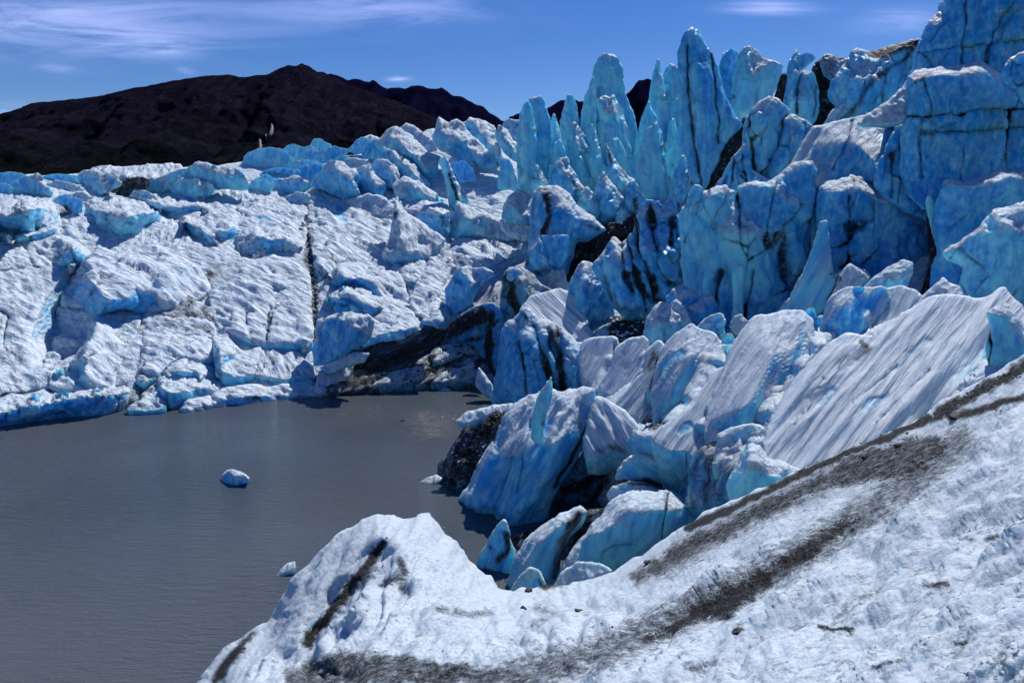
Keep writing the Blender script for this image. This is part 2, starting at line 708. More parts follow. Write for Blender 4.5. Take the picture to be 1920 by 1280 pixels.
    # smooth the facets a little
    e = np.concatenate([Tt[:, [0, 1]], Tt[:, [1, 2]], Tt[:, [2, 0]]])
    deg = np.bincount(e.ravel(), minlength=len(x)).astype(float) + 1e-9
    for _ in range(smooth):
        acc = np.bincount(e[:, 0], hv[e[:, 1]], minlength=len(x)) + np.bincount(e[:, 1], hv[e[:, 0]], minlength=len(x))
        nh = acc / deg
        nh[loop] = hv[loop]
        hv = .35 * hv + .65 * nh
    if base == 'abs':
        Yv = 1.0 / hv
    else:
        Yv = baseY(x, y) - hv
    mpp = float(np.median(Yv)) / F
    wpx, hpx = x1 - x0, y1 - y0
    size = mpp * math.sqrt(max(wpx * hpx, 1)) * .8
    R = rnd if rnd is not None else rfac * mpp * min(wpx, hpx)
    wob = 3.2 * fbm(np.stack([x / 30.0, y / 30.0, 0 * x + seed], -1), 1.0, .2)
    if R > 1e-4:
        ew = dist
        if noedge:                     # sides that run on into their surroundings are not rounded off
            for s in noedge:
                p = pts(s)
                ew = np.maximum(ew, 400 * np.exp(-(seg_dist(x, y, p) / 26.0) ** 2) * 0 + np.where(seg_dist(x, y, p) < dist + 3.0, R / mpp, 0))
        t = np.clip(ew * mpp / R, 0, 1)
        Yv = Yv + rk * R * (1 - np.sqrt(np.clip(1 - (1 - t) ** 2, 0, 1)))
    if dome:
        Yv = Yv - dome * np.sqrt(np.clip(dist / (dist.max() + 1e-6), 0, 1))
    Pp = unproj(x, y, Yv)
    Npre = vnormals(Pp, Tt)
    # cracks are grooves
    gcr = np.zeros(len(x))
    for s in cracks:
        w, cst, poly, p = parse_stroke(s, 3.2, .9)
        w, cst = w * 1.25, min(1.25, cst * 1.2)
        q = smooth_line(p, False, 8) if len(p) > 2 else p
        d = seg_dist(x + wob * .8, y + wob * .6, q)
        g = np.exp(-(d / w) ** 2)
        Yv = Yv + g * min(.9, w * mpp * 1.6)
        gcr = np.maximum(gcr, cst * np.exp(-(d / (w * .85)) ** 2))
    P = unproj(x, y, Yv)
    Nn = vnormals(P, Tt)
    vd = P - np.array([0, 0, CAM_Z])
    if (np.einsum('ij,ij->i', Nn, vd).mean()) > 0:
        Tt = Tt[:, ::-1].copy()
        Nn = -Nn
        Npre = -Npre
    Nsm = Npre
    sp = st * mpp
    med0 = float(np.median(Yv))
    # ---- flow frame
    c0 = unproj(cx, cy, float(np.median(Yv)))
    mn = Nn.mean(0)
    mn /= np.linalg.norm(mn) + 1e-9
    if flow is None:
        tdir = np.array([0, 0, -1.0])
    else:
        fa = math.radians(flow)
        ex, ey = math.cos(fa) * 20, math.sin(fa) * 20
        sel = np.ones(len(x), bool)
        if flow_at:
            sel = np.hypot(x - flow_at[0], y - flow_at[1]) < 90
        A = np.stack([x[sel] - cx, y[sel] - cy, np.ones(sel.sum())], -1)
        sol = np.linalg.lstsq(A, P[sel], rcond=None)[0]
        tdir = sol[0] * ex + sol[1] * ey
    tdir = tdir - mn * (tdir @ mn)
    tdir /= np.linalg.norm(tdir) + 1e-9
    bdir = np.cross(mn, tdir)
    fu, fv, fw = (P - c0) @ tdir, (P - c0) @ bdir, (P - c0) @ mn
    FL = np.stack([fu, fv, fw], -1)
    if world_grain:
        FL = P * 1.0
    # ---- crust: flat old surfaces weathered white, steep broken faces clear ice; shade's blue painted in too
    if d0 > .8:
        rough = rough * 1.7
    gsz = tx if tx else float(np.clip(.0095 * med0, .16, .85))
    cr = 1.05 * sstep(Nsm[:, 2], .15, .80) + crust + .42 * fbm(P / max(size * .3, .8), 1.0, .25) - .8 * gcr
    # bright backlit fringe painted as white crust along exposed upper rims
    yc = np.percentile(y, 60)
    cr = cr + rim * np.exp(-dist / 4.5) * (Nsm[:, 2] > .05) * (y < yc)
    if ice:  # strokes of bare blue ice, and shaded flanks painted the same way
        cr = cr - stroke_mask(ice, x, y, 9, .9, wob)
    # ---- relief
    FLn = FL * np.array([.6 / (raniso or aniso), 1.2, 1.0 if (raniso or aniso) < 2 else .3])
    L1 = max(.42 * size, .6)
    big = fbm(FLn + seed * 3.1 + np.array([cx, cy, 0]) * .05, L1, max(3.2 * sp, .12, lam_min), .52)
    rid = fbm(FLn * 1.0 + seed * 5.1 + np.array([cy, cx, 3]) * .05, L1 * .6, max(3.0 * sp, .12, lam_min), .55, True)
    amp1 = rough * min(.035 * size + .04, .42)
    disp = amp1 * (.6 * big + 1.1 * rid)
    # broken faces: tilted facets with small steps between them
    for lamc, ac in ((max(.30 * size, 1.0), 1.0), (max(.13 * size, .6), .55), (max(.055 * size, 5 * sp), .4)):
        cell = FL[:, :2] * np.array([.7 / (raniso or aniso) ** .5, 1.2]) / lamc
        ci = np.floor(cell).astype(np.int64)
        wsum = np.zeros(len(x))
        hsum = np.zeros(len(x))
        dn1 = np.full(len(x), 9.0)
        dn2 = np.full(len(x), 9.0)
        for dx_ in (-1, 0, 1):
            for dy_ in (-1, 0, 1):
                kx, ky = ci[:, 0] + dx_, ci[:, 1] + dy_
                hh = _PERM[(_PERM[kx & 511] + ky + seed * 7 + int(cx)) & 511]
                gq = _GR[hh]
                ox, oy = kx + .5 + .42 * gq[:, 0], ky + .5 + .42 * gq[:, 1]
                ddx, ddy = cell[:, 0] - ox, cell[:, 1] - oy
                if veins and ac == 1.0:
                    dq = np.sqrt(ddx * ddx + ddy * ddy)
                    dn2 = np.minimum(dn2, np.maximum(dn1, dq))
                    dn1 = np.minimum(dn1, dq)
                ww = np.exp(-(ddx * ddx + ddy * ddy) * 22.0) + 1e-12
                g2 = _GR[(hh + 131) & 511]
                hsum += ww * (g2[:, 0] * ddx + g2[:, 1] * ddy + .35 * g2[:, 2])
                wsum += ww
        if veins and ac == 1.0:
            # hairline cracks with a little silt in them, along some of the facet edges
            vm = sstep(perlin(FL / (lamc * 1.6) + 12.0), -.12, .25)
            vw = max(1.5 * sp, .045) / lamc
            vg = veins * vm * np.exp(-((dn2 - dn1) / vw) ** 2)
            gcr = np.maximum(gcr, vg)
            disp = disp - vg * min(.35, 1.6 * sp)
        disp += chip * rough * ac * min(.13 * lamc, .6) * hsum / (wsum + 1e-9)
    lam = max(gsz * 1.15, 4.0 * sp)
    Sq = FL / lam * np.array([1.0 / aniso, 1.0, 1.0])
    q1 = perlin(Sq * np.array([.42, 1.25, 1.0]) + 3.3)
    q2 = perlin(Sq * np.array([.6, 1.7, 1.3]) + 8.1)
    disp += scal * .20 * lam * (q1 * .75 + .5 * (.4 - 1.4 * np.abs(q2))) * np.clip(cr, .12, 1)
    if flute:
        fl = fl_lam if fl_lam else .0105 * med0
        f1 = .5 - 1.5 * np.abs(perlin(FL / fl * np.array([fl_len * .6, .5, .06]) + 2.2))
        f2 = perlin(FL / fl * np.array([fl_len, 1.0, .1]) + 6.6)
        fm = np.clip(.75 + 1.1 * perlin(FL / (fl * 6.0) * np.array([.35, .8, .1]) + 4.4), .15, 1.7)
        disp += flute * fl * fm * (f1 + .6 * f2)
    # folds and hummocks that grow with distance like the rest of the slope: (height, length, width, heading, where)
    for (fa_, fl_, fw_, fang, fpoly) in folds:
        ca, sa = math.cos(math.radians(fang)), math.sin(math.radians(fang))
        uu, vv = (x * ca + y * sa) / fl_, (-x * sa + y * ca) / fw_
        wx = .35 * perlin(np.stack([x / 140.0, y / 140.0, 0 * x + 3.3], -1))
        n1 = np.abs(perlin(np.stack([uu + wx, vv + wx, 0 * uu + fang], -1))) * 2.0
        n2 = np.abs(perlin(np.stack([uu * 1.9 + 7.7, vv * 2.1, 0 * uu + fang + 5], -1))) * 2.0
        mk = 1.0
        if fpoly:
            pp = pts(fpoly)
            dd_ = seg_dist(x, y, pp, True)
            mk = sstep(np.where(inside(x, y, pp), dd_, -dd_), -35, 35)
        disp = disp + fa_ * (Yv / F) * mk * (n1 + .5 * n2 - .7)
    edge = np.clip(dist * mpp / (R + .3), .35, 1)
    P = P + Nn * (disp * edge)[:, None]
    x, y = project(P)
    # ---- dirt
    di = np.full(len(x), d0)
    if dirt:
        di = np.maximum(di, stroke_mask(dirt, x, y, 14, .85, wob, soft))
    di = np.maximum(di, gcr)
    tn = tint + .45 * fbm(P / max(size * .3, 1.0) + 31.0, 1.0, .3)
    if tints:
        tn = tn + stroke_mask(tints, x, y, 16, .7, wob)
    # ---- back of the body
    med = float(np.median(Yv))
    if T is None:
        T = .45 * mpp * min(wpx, hpx)
    rx, rz = rays(cx, cy)
    rd = np.array([rx, 1.0, rz])
    rd /= np.linalg.norm(rd)
    if base == 'plane' and lean < 40:
        away = .8 * rd - .2 * nrm + np.array([0, 0, -.1])
    else:
        away = .35 * rd + np.array([0, 0, -.8])
    away /= np.linalg.norm(away)
    lp = P[loop]
    cen = lp.mean(0)
    l2 = lp + away * T * .55 + (cen - lp) * (.06 if back else .01)
    l3 = lp + away * T + (cen - lp) * .45
    nF = len(P)
    nl = len(loop)
    V = np.concatenate([P, l2, l3, [cen + away * T * 1.12]])
    a = loop
    a2 = np.roll(loop, -1)
    i2 = nF + np.arange(nl)
    i2n = nF + (np.arange(nl) + 1) % nl
    i3, i3n = i2 + nl, i2n + nl
    ctr = np.full(nl, nF + 2 * nl)
    side = np.concatenate([np.stack([a, i2, a2], -1), np.stack([a2, i2, i2n], -1), np.stack([i2, i3, i2n], -1),
                           np.stack([i2n, i3, i3n], -1), np.stack([i3, ctr, i3n], -1)])
    # winding of the rim follows the front
    fset = {}
    t0 = Tt[np.any(Tt == a[0], axis=1)]
    flip = False
    for tri in t0:
        tl = list(tri)
        if a[1 % nl] in tl:
            ia, ib = tl.index(a[0]), tl.index(a[1 % nl])
            flip = (ib - ia) % 3 == 2
            break
    if flip is False:
        side = side
    else:
        side = side[:, ::-1]
    if not back:                       # a sheet of ground: only a skirt round its rim
        side = side[:2 * nl]
    Tall = np.concatenate([Tt, side])
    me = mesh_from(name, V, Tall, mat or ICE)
    ext = lambda v: np.r_[v, v[loop], v[loop], [v[loop].mean()]]
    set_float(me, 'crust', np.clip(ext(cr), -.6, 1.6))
    set_float(me, 'dirt', np.clip(ext(di), 0, 1.3))
    set_float(me, 'tint', np.clip(ext(tn), 0, 1.4))
    FLx = np.concatenate([FL, FL[loop] + np.array([0, 0, -T * .55]), FL[loop] + np.array([0, 0, -T]), [FL[loop].mean(0)]])
    if attr_world:
        FLx = V
    set_vec(me, 'flow', FLx / gsz * np.array([1.0 / aniso, 1.0, 1.0]))
    set_float(me, 'grain', np.full(len(V), gsz * bumpk))
    set_float(me, 'cups', np.full(len(V), cups))
    return link(name, me, parent, label, cat, group, kind)

# ------------------------------------------------------------------ lake
def make_water():
    m, nt, bs = new_mat('silty_water')
    N = NT(nt)
    geo = nt.nodes.new('ShaderNodeNewGeometry')
    pos = geo.outputs['Position']
    silt = N.noise(N.map(pos, (.05, .03, 1)), 1.0, 3, .5)
    col = N.mix(N.ramp(silt, .3, .7), (0.062, 0.078, 0.094), (0.088, 0.101, 0.112))
    nt.links.new(col, bs.inputs['Base Color'])
    bs.inputs['Roughness'].default_value = .06
    bs.inputs['IOR'].default_value = 1.333
    # small wind ripples, long crests across the view
    patch = N.ramp(N.noise(N.map(pos, (.03, .06, 1)), 1.0, 3, .5), .3, .7, .25, 1.0)
    w1 = N.noise(N.map(pos, (.55, 2.1, 1), rot=(0, 0, .10)), 1.5, 4, .6, .3)
    w2 = N.noise(N.map(pos, (.8, 2.6, 1), rot=(0, 0, -.18)), 4.0, 3, .6)
    h = N.math('MULTIPLY', N.math('ADD', w1, N.math('MULTIPLY', w2, .35)), patch)
    nt.links.new(N.bump(h, .26, .9), bs.inputs['Normal'])
    return m


WATER = make_water()
gxs = np.linspace(-420, 160, 30)
gys = np.linspace(-60, 130, 20)
GX, GY = np.meshgrid(gxs, gys)
V = np.stack([GX.ravel(), GY.ravel(), 0 * GX.ravel()], -1)
T = []
for j in range(len(gys) - 1):
    for i in range(len(gxs) - 1):
        k = j * len(gxs) + i
        T.append((k, k + 1, k + 1 + len(gxs), k + len(gxs)))
lake = link('lake', mesh_from('lake', V, np.array(T), WATER), kind='structure')


# ------------------------------------------------------------------ mountains
def make_rock(name, c_low, c_high, c_mid, z_lo, z_hi, sc):
    m, nt, bs = new_mat(name)
    N = NT(nt)
    geo = nt.nodes.new('ShaderNodeNewGeometry')
    pos = geo.outputs['Position']
    sep = nt.nodes.new('ShaderNodeSeparateXYZ')
    nt.links.new(pos, sep.inputs[0])
    n1 = N.noise(pos, .0045 * sc, 6, .62)
    n2 = N.noise(N.map(pos, (.020 * sc, .005 * sc, .006 * sc)), 1.0, 6, .66, .6)
    n3 = N.noise(pos, .05 * sc, 4, .7)
    zz = N.math('ADD', sep.outputs[2], N.math('MULTIPLY', N.math('SUBTRACT', n1, .5), 620))
    f = N.ramp(zz, z_lo, z_hi)
    col = N.mix(f, c_low, c_high)
    col = N.mix(N.ramp(N.math('ADD', N.math('MULTIPLY', n2, .7), N.math('MULTIPLY', n3, .3)), .46, .66, 0, .8), col, c_mid)
    col = N.mix(N.ramp(n1, .55, .35, 0, .45), col, (0.0010, 0.0014, 0.0020))
    nt.links.new(col, bs.inputs['Base Color'])
    bs.inputs['Roughness'].default_value = .95
    bs.inputs['Specular IOR Level'].default_value = 0.0
    nt.links.new(N.bump(N.math('ADD', N.math('MULTIPLY', n2, 2.0), n3), 16, .9), bs.inputs['Normal'])
    return m


ROCK_NEAR = make_rock('tundra_slope', (0.0050, 0.0095, 0.0085), (0.0110, 0.0092, 0.0215), (0.0270, 0.0240, 0.0330), 120, 420, 1.6)
ROCK_FAR = make_rock('far_rock', (0.0040, 0.0042, 0.0200), (0.0050, 0.0050, 0.0240), (0.0085, 0.0080, 0.0300), 100, 700, .9)


def mountain(name, ridge, Yr, depth, mat, x0, x1, nx, ny, amp, base_z, seed, valley=()):
    rp = pts(ridge)
    X = np.linspace(x0, x1, nx)
    rid = np.interp(X, rp[:, 0], rp[:, 1])
    q = np.stack([X / 22.0, 0 * X + seed, 0 * X], -1)
    rid = rid + 2.6 * fbm(q, 1.0, .1, .6) * np.interp(X, [0, 480, 560, 1300], [.5, .6, 1.3, 1.5])
    rx, rz = rays(X, rid)
    zr = CAM_Z + rz * Yr
    xr = rx * Yr
    Vv, att = [], []
    ts = np.r_[np.linspace(0, 1, ny), 1.06, 1.2, 1.5]
    for t in ts:
        d = Yr - depth * (1 - t)
        xx = xr * (.80 + .20 * t) if t <= 1 else xr * t
        if t <= 1:
            f = t ** 1.18
        else:
            f = max(0.0, 1 - (t - 1) * 1.6)
        zz = base_z + (zr - base_z) * f
        Vv.append(np.stack([xx, np.full(nx, d), zz], -1))
    Vv = np.array(Vv)
    nr = len(ts)
    P = Vv.reshape(-1, 3)
    tt = np.repeat(ts, nx)
    # gullies and spurs that run down the face
    S = P * np.array([1 / 230.0, 1 / 700.0, 1 / 520.0])
    g = fbm(S + seed, 1.0, .05, .6, True) * .8 + .5 * fbm(P / 420.0 + seed * 2, 1.0, .1, .55)
    w = np.sin(np.clip(tt, 0, 1) * math.pi) ** .7
    P = P.copy()
    P[:, 1] -= amp * g * w
    if valley:
        vx = np.tile(X, nr)
        vv = sum(dep * np.exp(-((vx - c0 - (1 - np.clip(tt, 0, 1)) * sl) / wd) ** 2) for (c0, wd, dep, sl) in valley)
        vv = vv * np.clip((.86 - tt) / .45, 0, 1)
        P[:, 1] += vv * w
        P[:, 2] -= .3 * vv * w
    P[:, 2] += .35 * amp * g * w
    T = []
    for j in range(nr - 1):
        a = j * nx + np.arange(nx - 1)
        T.append(np.stack([a, a + 1, a + 1 + nx, a + nx], -1))
    o = link(name, mesh_from(name, P, np.concatenate(T), mat), kind='structure')
    return o, P.reshape(nr, nx, 3), X


mtn, MP, MX = mountain('mountain', '-900,330 -500,300 -200,268 0,226 40,205 80,192 140,186 190,180 240,168 300,156 350,147 400,141 430,141 460,145 480,141 505,141 520,130 540,123 556,122 566,118 578,124 598,136 615,140 660,160 700,175 760,196 850,235 950,300 1050,360 1300,420',
                        3600, 2100, ROCK_NEAR, -900, 1250, 520, 150, 85, -5, 3.0, valley=[(548, 34, 330, -75), (300, 40, 130, -40), (420, 26, 120, -50), (680, 40, 150, 30), (120, 40, 110, -60)])
mtn2, MP2, MX2 = mountain('far_ridge', '300,260 500,170 570,135 600,138 625,140 650,148 690,152 700,150 720,165 740,166 790,160 800,164 815,168 830,165 845,175 870,185 905,200 925,215 945,228 970,214 1000,208 1030,200 1050,190 1070,184 1085,190 1110,190 1140,196 1170,182 1185,165 1200,149 1218,148 1235,165 1270,190 1340,220 1440,240 1600,270 2000,300 2600,340',
                           5200, 1500, ROCK_FAR, 250, 2600, 420, 40, 120, -5, 8.0)

# snow lying in the gully of the near mountain
SNOWM, _nt, _bs = new_mat('old_snow')
_bs.inputs['Base Color'].default_value = (.16, .155, .18, 1)
_bs.inputs['Roughness'].default_value = .8


def on_mountain(px, py):
    """point of the near mountain face seen at a picture point (search over the face vertices)"""
    V = MP.reshape(-1, 3)
    qx, qy = project(V)
    m = np.where((qx - px) ** 2 + (qy - py) ** 2 < 100)[0]
    if len(m) == 0:
        return V[np.argmin((qx - px) ** 2 + (qy - py) ** 2)]
    return V[m[np.argmin(V[m, 1])]]


for sp in ('509,236 512,231 515,236 513,244 508,249 505,250 500,254 498,252 503,246 508,242', '484,262 488,260 488,265 492,268 489,273 484,278 482,278 486,271',
           '496,252 500,251 500,254 496,257'):
    p = pts(sp)
    p[:, 0] = p[:, 0].mean() + (p[:, 0] - p[:, 0].mean()) * .45
    c = on_mountain(p[:, 0].mean(), p[:, 1].mean())
    yb = c[1] - 30
    P = unproj(p[:, 0], p[:, 1], yb - (p[:, 1] - p[:, 1].mean()) * 3.0)
    n = len(p)
    back = P + np.array([0, 12, -6])
    V = np.concatenate([P, back])
    T = [(0, i, i + 1) for i in range(1, n - 1)]
    for i in range(n):
        j = (i + 1) % n
        T += [(i, n + i, j), (j, n + i, n + j)]
    link('snow_patch', mesh_from('snow_patch', V, np.array(T), SNOWM), parent=mtn)

# ------------------------------------------------------------------ the broad ice field on the left
G = B('glacier', '-120,345 -40,328 60,328 120,330 180,320 240,322 320,316 400,312 450,306 500,300 560,296 620,296 680,290 720,278 760,262 800,258 860,262 930,262 980,270 1040,300 1080,380 1060,460 1000,520 960,560 940,610 935,670 920,722 870,722 800,722 700,730 590,743 500,756 440,766 380,772 300,772 200,778 100,788 0,800 -120,816',
      base='slope', flow=22, crust=.22, rnd=2.0, T=6, rough=1.1, scal=1.4, kind='structure', veins=.0, back=False, smooth=3, ridges=['60,702,0 48,640,0 62,590,0 92,540,0 138,498,0 185,468,0', '92,674,-5 104,640,-8 118,600,-8 130,560,-6.5 152,518,-3.5', '240,600,0 210,650,0 160,692,0 110,708,0 60,702,0'], lift=-.8,
      cracks=['w4:-10,755 40,742 90,735 150,733 200,735 240,728', '262,590 250,620 235,660 220,695 212,725', 'w3:200,582 240,584 270,590 300,590', 'w4:290,615 330,622 370,628 405,632',
              'w3:270,720 262,745 268,762', 'w3:325,675 300,705 275,735 255,760', 'w5:395,640 402,670 405,705 415,720', 'w4:410,712 440,712 470,708 505,706 560,718 588,712',
              'w3:422,634 440,650 452,662 490,672 540,690', 'w7:578,365 574,400 572,430 580,470 583,500 588,550 592,600 590,660 588,720', 'w3:505,600 502,640 485,680 478,705',
              'w3:460,585 464,610 458,625', 'w3:520,572 505,600 500,630', 'w4:540,410 560,395 575,385', 'w3:500,420 530,408 545,400',
              'w3:720,455 722,480 745,500 760,535 768,565', 'w3:830,455 800,490 780,515 770,540', 'w3:0,590 15,592 10,620 8,660 30,670', 'w3:720,600 770,590 790,610'],
      dirt=['w16 s.75:395,515 385,540 360,560 345,580', 'w14 s.7:300,585 330,590 370,590', 'w12 s.85:385,580 395,600 400,625', 'w12 s.6:262,600 255,615 270,620', 'w18 s.75:250,745 265,725 285,715',
            'w14 s.8:235,760 215,765 250,755', 'w9 s.6:240,640 225,680 215,715', 'w12 s.95:576,400 573,425 580,470 584,520 590,560 588,600 590,640', 'w12 s.6:20,660 40,672', 'w8 s.5:395,650 402,690 410,718',
            'w26 s.55:650,690 720,700 800,690', 'w18 s.8:205,345 240,342 270,345', 'w10 s.8:120,395 128,410 118,420', 'w14 s.5:410,505 435,520 450,500', 'w9 s.5:300,460 310,475', 'w10 s.6:705,435 715,450 722,470'],
      ice=['w14 s.7:620,400 640,395', 'w9 s.5:462,655 475,655'])


def L(outline, **k):
    k.setdefault('base', 'slope')
    k.setdefault('flow', 24)
    k.setdefault('crust', .04)
    k.setdefault('parent', G)
    k.setdefault('T', 2.5)
    k.setdefault('scal', 1.25)
    k.setdefault('veins', .7)
    k.setdefault('smooth', 3)
    k.setdefault('grow', 3.0)
    k.setdefault('rfac', .022)
    k.setdefault('aniso', 1.5)
    k.setdefault('chip', 1.5)
    if k.get('crest'):
        k['ck'] = k.get('ck', 1.0) * 1.3
    k['lift'] = k.get('lift', 0) + .5
    nm = k.pop('name', 'ice_block')
    return B(nm, outline, **k)


def W(outline, Y, **k):
    """upright block of the field"""
    p = pts(outline)
    low = p[np.argmax(p[:, 1])]
    Y = min(Y, float(slopeY(np.array([low[0]]), np.array([low[1]]))[0]) - .8)
    k.setdefault('base', 'plane')
    k.setdefault('Y', Y)
    k.setdefault('lean', 14)
    k.setdefault('yaw', -30)
    k.setdefault('parent', G)
    k.setdefault('crust', -.05)
    k.setdefault('tint', .6)
    k.setdefault('smooth', 2)
    k.setdefault('rfac', .025)
    k.setdefault('jag', 1.5)
    k.setdefault('chip', 1.6)
    k.setdefault('grow', 2.0)
    nm = k.pop('name', 'ice_block')
    return B(nm, outline, **k)


L('-30,368 40,365 82,371 100,384 112,408 110,425 92,436 60,440 -30,438', crest=['-30,406 20,402 50,391 90,389 106,402'], ck=1.15, tint=.5)
L('-30,446 40,437 66,434 85,424 100,408 112,412 110,438 92,442 60,452 30,458 -30,463', crest=['-30,445 40,439 66,436 90,427'], tint=.8)
L('-30,464 20,459 32,461 20,476 -30,488', tint=.8, crust=-.3)
L('-30,487 18,471 40,466 55,475 62,492 40,502 -30,508', dome=.8)
L('52,462 75,446 100,442 130,447 150,458 165,478 150,492 110,500 70,498 58,485', crest=['138,460 150,478 140,488'], dome=.9)
L('110,420 125,405 148,398 160,415 178,428 185,436 160,446 130,445 112,438', dome=.7)
L('150,385 165,375 190,369 225,368 255,376 290,390 308,402 300,410 275,425 255,440 245,455 225,458 215,445 205,440 200,425 185,420 170,405 155,395', crest=['172,392 195,398 215,402 240,405 275,398 298,400'], ck=1.1, tint=.65)
L('180,442 192,434 208,440 220,455 205,460 190,466 182,455', dome=.8, crust=-.1, tint=.9)
L('247,450 270,430 300,412 318,408 325,420 345,432 360,450 350,460 300,462 255,458', dome=.9, flow=115, scal=2.2)
L('340,412 355,402 380,390 410,378 440,374 475,376 495,400 500,430 470,425 445,430 430,450 410,468 385,455 370,440 350,432', crest=['344,415 365,428 395,440 432,432'], ck=1.1)
L('158,492 185,466 230,457 290,460 340,480 380,510 394,540 372,560 340,576 310,588 270,584 235,580 205,586 178,604,-1 168,632,-2.5 140,657,-4 88,687,-3 88,655,-6 104,612,-7 106,580,-6 125,535,-3.5', crest=['164,500,4.5 171,528,7.2 190,552,7.6 203,577,5'], tint=.0, crust=.05, ridges=['225,500,5 245,540,6.5 240,566,5', '290,500,4 330,530,3.2 300,560,2.6'])
L('174,594 200,585 235,586 262,592 258,610 245,640 230,670 215,700 212,725 170,735 120,727 95,722 95,702 130,687 150,657 168,632', crest=['180,600,2.6 172,632,3.6 153,660,3.6 110,692,2'])
L('270,600 300,592 350,596 400,606 402,630 360,628 320,622 285,618', dome=.5, dirt=['w8 s.6:300,600 340,608', 'w8 s.7:360,610 395,620'])
L('272,622 300,628 345,634 395,640 398,670 370,678 345,668 320,680 295,705 270,720 258,715 262,680 268,650', dome=.9, dirt=['w8 s.5:262,690 270,650'])
L('-30,762 40,749 95,739 150,735 205,730 240,728 238,745 220,757 205,766 150,772 95,780 40,792 -30,803', crest=['-30,774 60,758 110,747 200,738 234,735'], ck=1.0, flow=95, scal=2.4, tint=.25)
L('240,766 262,752 290,735 305,730 310,745 308,766 290,771 245,771', crust=-.2, dome=.5)
L('300,712 320,705 360,708 395,712 410,722 400,730 375,738 345,750 315,757 302,737', crest=['306,735 340,735 375,726'])
L('306,697 325,680 345,670 370,680 395,705 360,707 330,705', crest=['312,696 340,694 370,697'])
L('338,767 350,752 375,745 395,745 405,760 385,770 355,775', dome=.8)
L('395,762 400,740 425,728 460,722 500,728 560,718 588,716 588,740 540,747 500,754 470,758 435,764 425,772', crest=['425,749 450,747 490,741'], dirt=['w8 s.5:575,735 560,742'])
L('495,655 545,658 582,662 586,705 540,710 482,702 484,680', dome=.5, flow=60)
L('400,632 425,632 455,660 488,652 480,690 475,702 440,710 410,712 405,690 400,660', dome=.7, crest=['407,660 412,700'])
L('450,505 470,490 510,482 545,490 575,510 583,560 583,600 585,650 550,656 500,653 465,641 440,631 420,630 405,600 395,560 400,545 430,530', crest=['452,633 500,645 580,647'], ck=1.0, cracks=['505,575 502,605 500,640', '522,570 505,600', '462,585 464,610'])
L('400,378 440,372 500,370 545,372 578,385 575,400 540,418 500,425 470,424 430,410', dome=.6, ice=['w7 s.6:480,412 520,402'])
L('445,440 480,420 520,415 560,410 575,425 570,450 560,470 530,465 500,470 470,480 450,470', crest=['480,436 500,446 530,446', '505,462 530,458 560,462'], ck=.8)
L('582,360 590,352 600,356 650,385 690,405 735,415 732,440 720,460 722,480 750,500 740,520 700,510 660,480 640,490 620,510 600,520 592,490 585,450 578,420', crest=['585,365,1.2 582,420,1.8 590,470,1.8 600,512,1.2'], ck=.8, ice=['w12 s.8:630,398 642,408'])
L('600,562 605,530 625,505 642,496 700,495 740,505 752,520 760,545 770,570 750,572 720,562 690,545 660,530 635,540 610,565', crest=['628,515,3.4 641,502,4.5 656,522,4.5 695,528,3'], tint=.2)
L('597,592 605,570 625,550 660,532 690,538 730,560 745,575 720,585 680,590 640,590 600,600', crest=['622,556,4 655,546,5 672,562,4.5 690,575,2.6'], tint=.15)
W('590,684 596,602 625,590 660,585 690,592 702,602 692,630 660,655 620,676', 73.5, lean=26, yaw=-38, tint=.1, ridges=['600,606,.8 632,595,1.6 662,600,2 664,615,2 655,638,1.5'], crust=.05)
L('655,645 690,602 715,582 740,568 770,585 790,605 797,613 770,627 740,637 700,647 670,657', crest=['690,632 720,622 770,614'], ck=1.0)
W('640,668 700,648 760,635 800,612 832,618 815,650 770,684 720,704 680,704 650,694', 80, lean=12, yaw=0, d0=.98, name='shadow_hollow', rough=.8, crust=.0, rk=-.5, flow=-28, aniso=3.0, tint=.1)  # blackened through the dirt mask to stand for the cave's shadow
W('592,737 598,700 606,692 640,676 662,684 650,700 620,722 602,737', 70, lean=55, yaw=-10, d0=.35, name='dirty_ice_bench', crust=.4)
L('610,730 640,702 680,695 740,700 800,672 840,640 885,640 905,680 928,716 900,724 850,719 800,721 700,731 640,735', d0=.78, name='debris_bank', crust=.2, lift=.8, dome=.5, flow=-30, dirt=['w14 s1.0:640,715 700,712 760,712', 'w10 s1.0:800,700 850,670 890,650', 'w8 s.9:820,712 870,690'])
L('700,724 720,706 760,690 790,685 800,700 780,716 740,724', name='dirty_ice_rib', crust=.3, d0=.5, lift=1.2, dome=.8, flow=-30)
L('810,718 840,696 880,671 890,690 895,706 860,718', name='dirty_ice_rib', crust=.3, d0=.5, lift=1.2, dome=.8, flow=-30)
L('810,664 850,641 875,640 890,660 860,669 815,686', name='dirty_ice_rib', crust=.2, d0=.5, lift=1.4, dome=.9, flow=-30)
W('600,690 640,672 668,662 690,664 684,676 650,686 615,698', 71, lean=35, yaw=-20, name='ice_ledge', crust=.1)
W('720,474 730,446 739,418 745,372 753,392 774,408 804,428 834,450 820,470 790,485 760,493 735,489', 100, lean=46, yaw=14, ridges=['745,376,.3 748,410,2.2 750,440,2.8 752,470,2.0'], name='ice_fin', tint=.2, crust=.25)
L('748,355 790,368 850,378 856,400 832,447 790,435 765,415 750,395', crest=['752,390 790,393 832,400'], tint=.2)
L('830,450 845,450 850,490 835,520 815,560 790,590 775,580 770,560 790,520 810,480', dome=.5)
L('750,507 770,490 792,488 798,500 790,520 775,532 760,528 752,515', dome=.9)
L('770,570 790,585 820,560 840,580 845,610 820,625 800,612 785,600', dome=.6, crest=['800,605 825,595'])
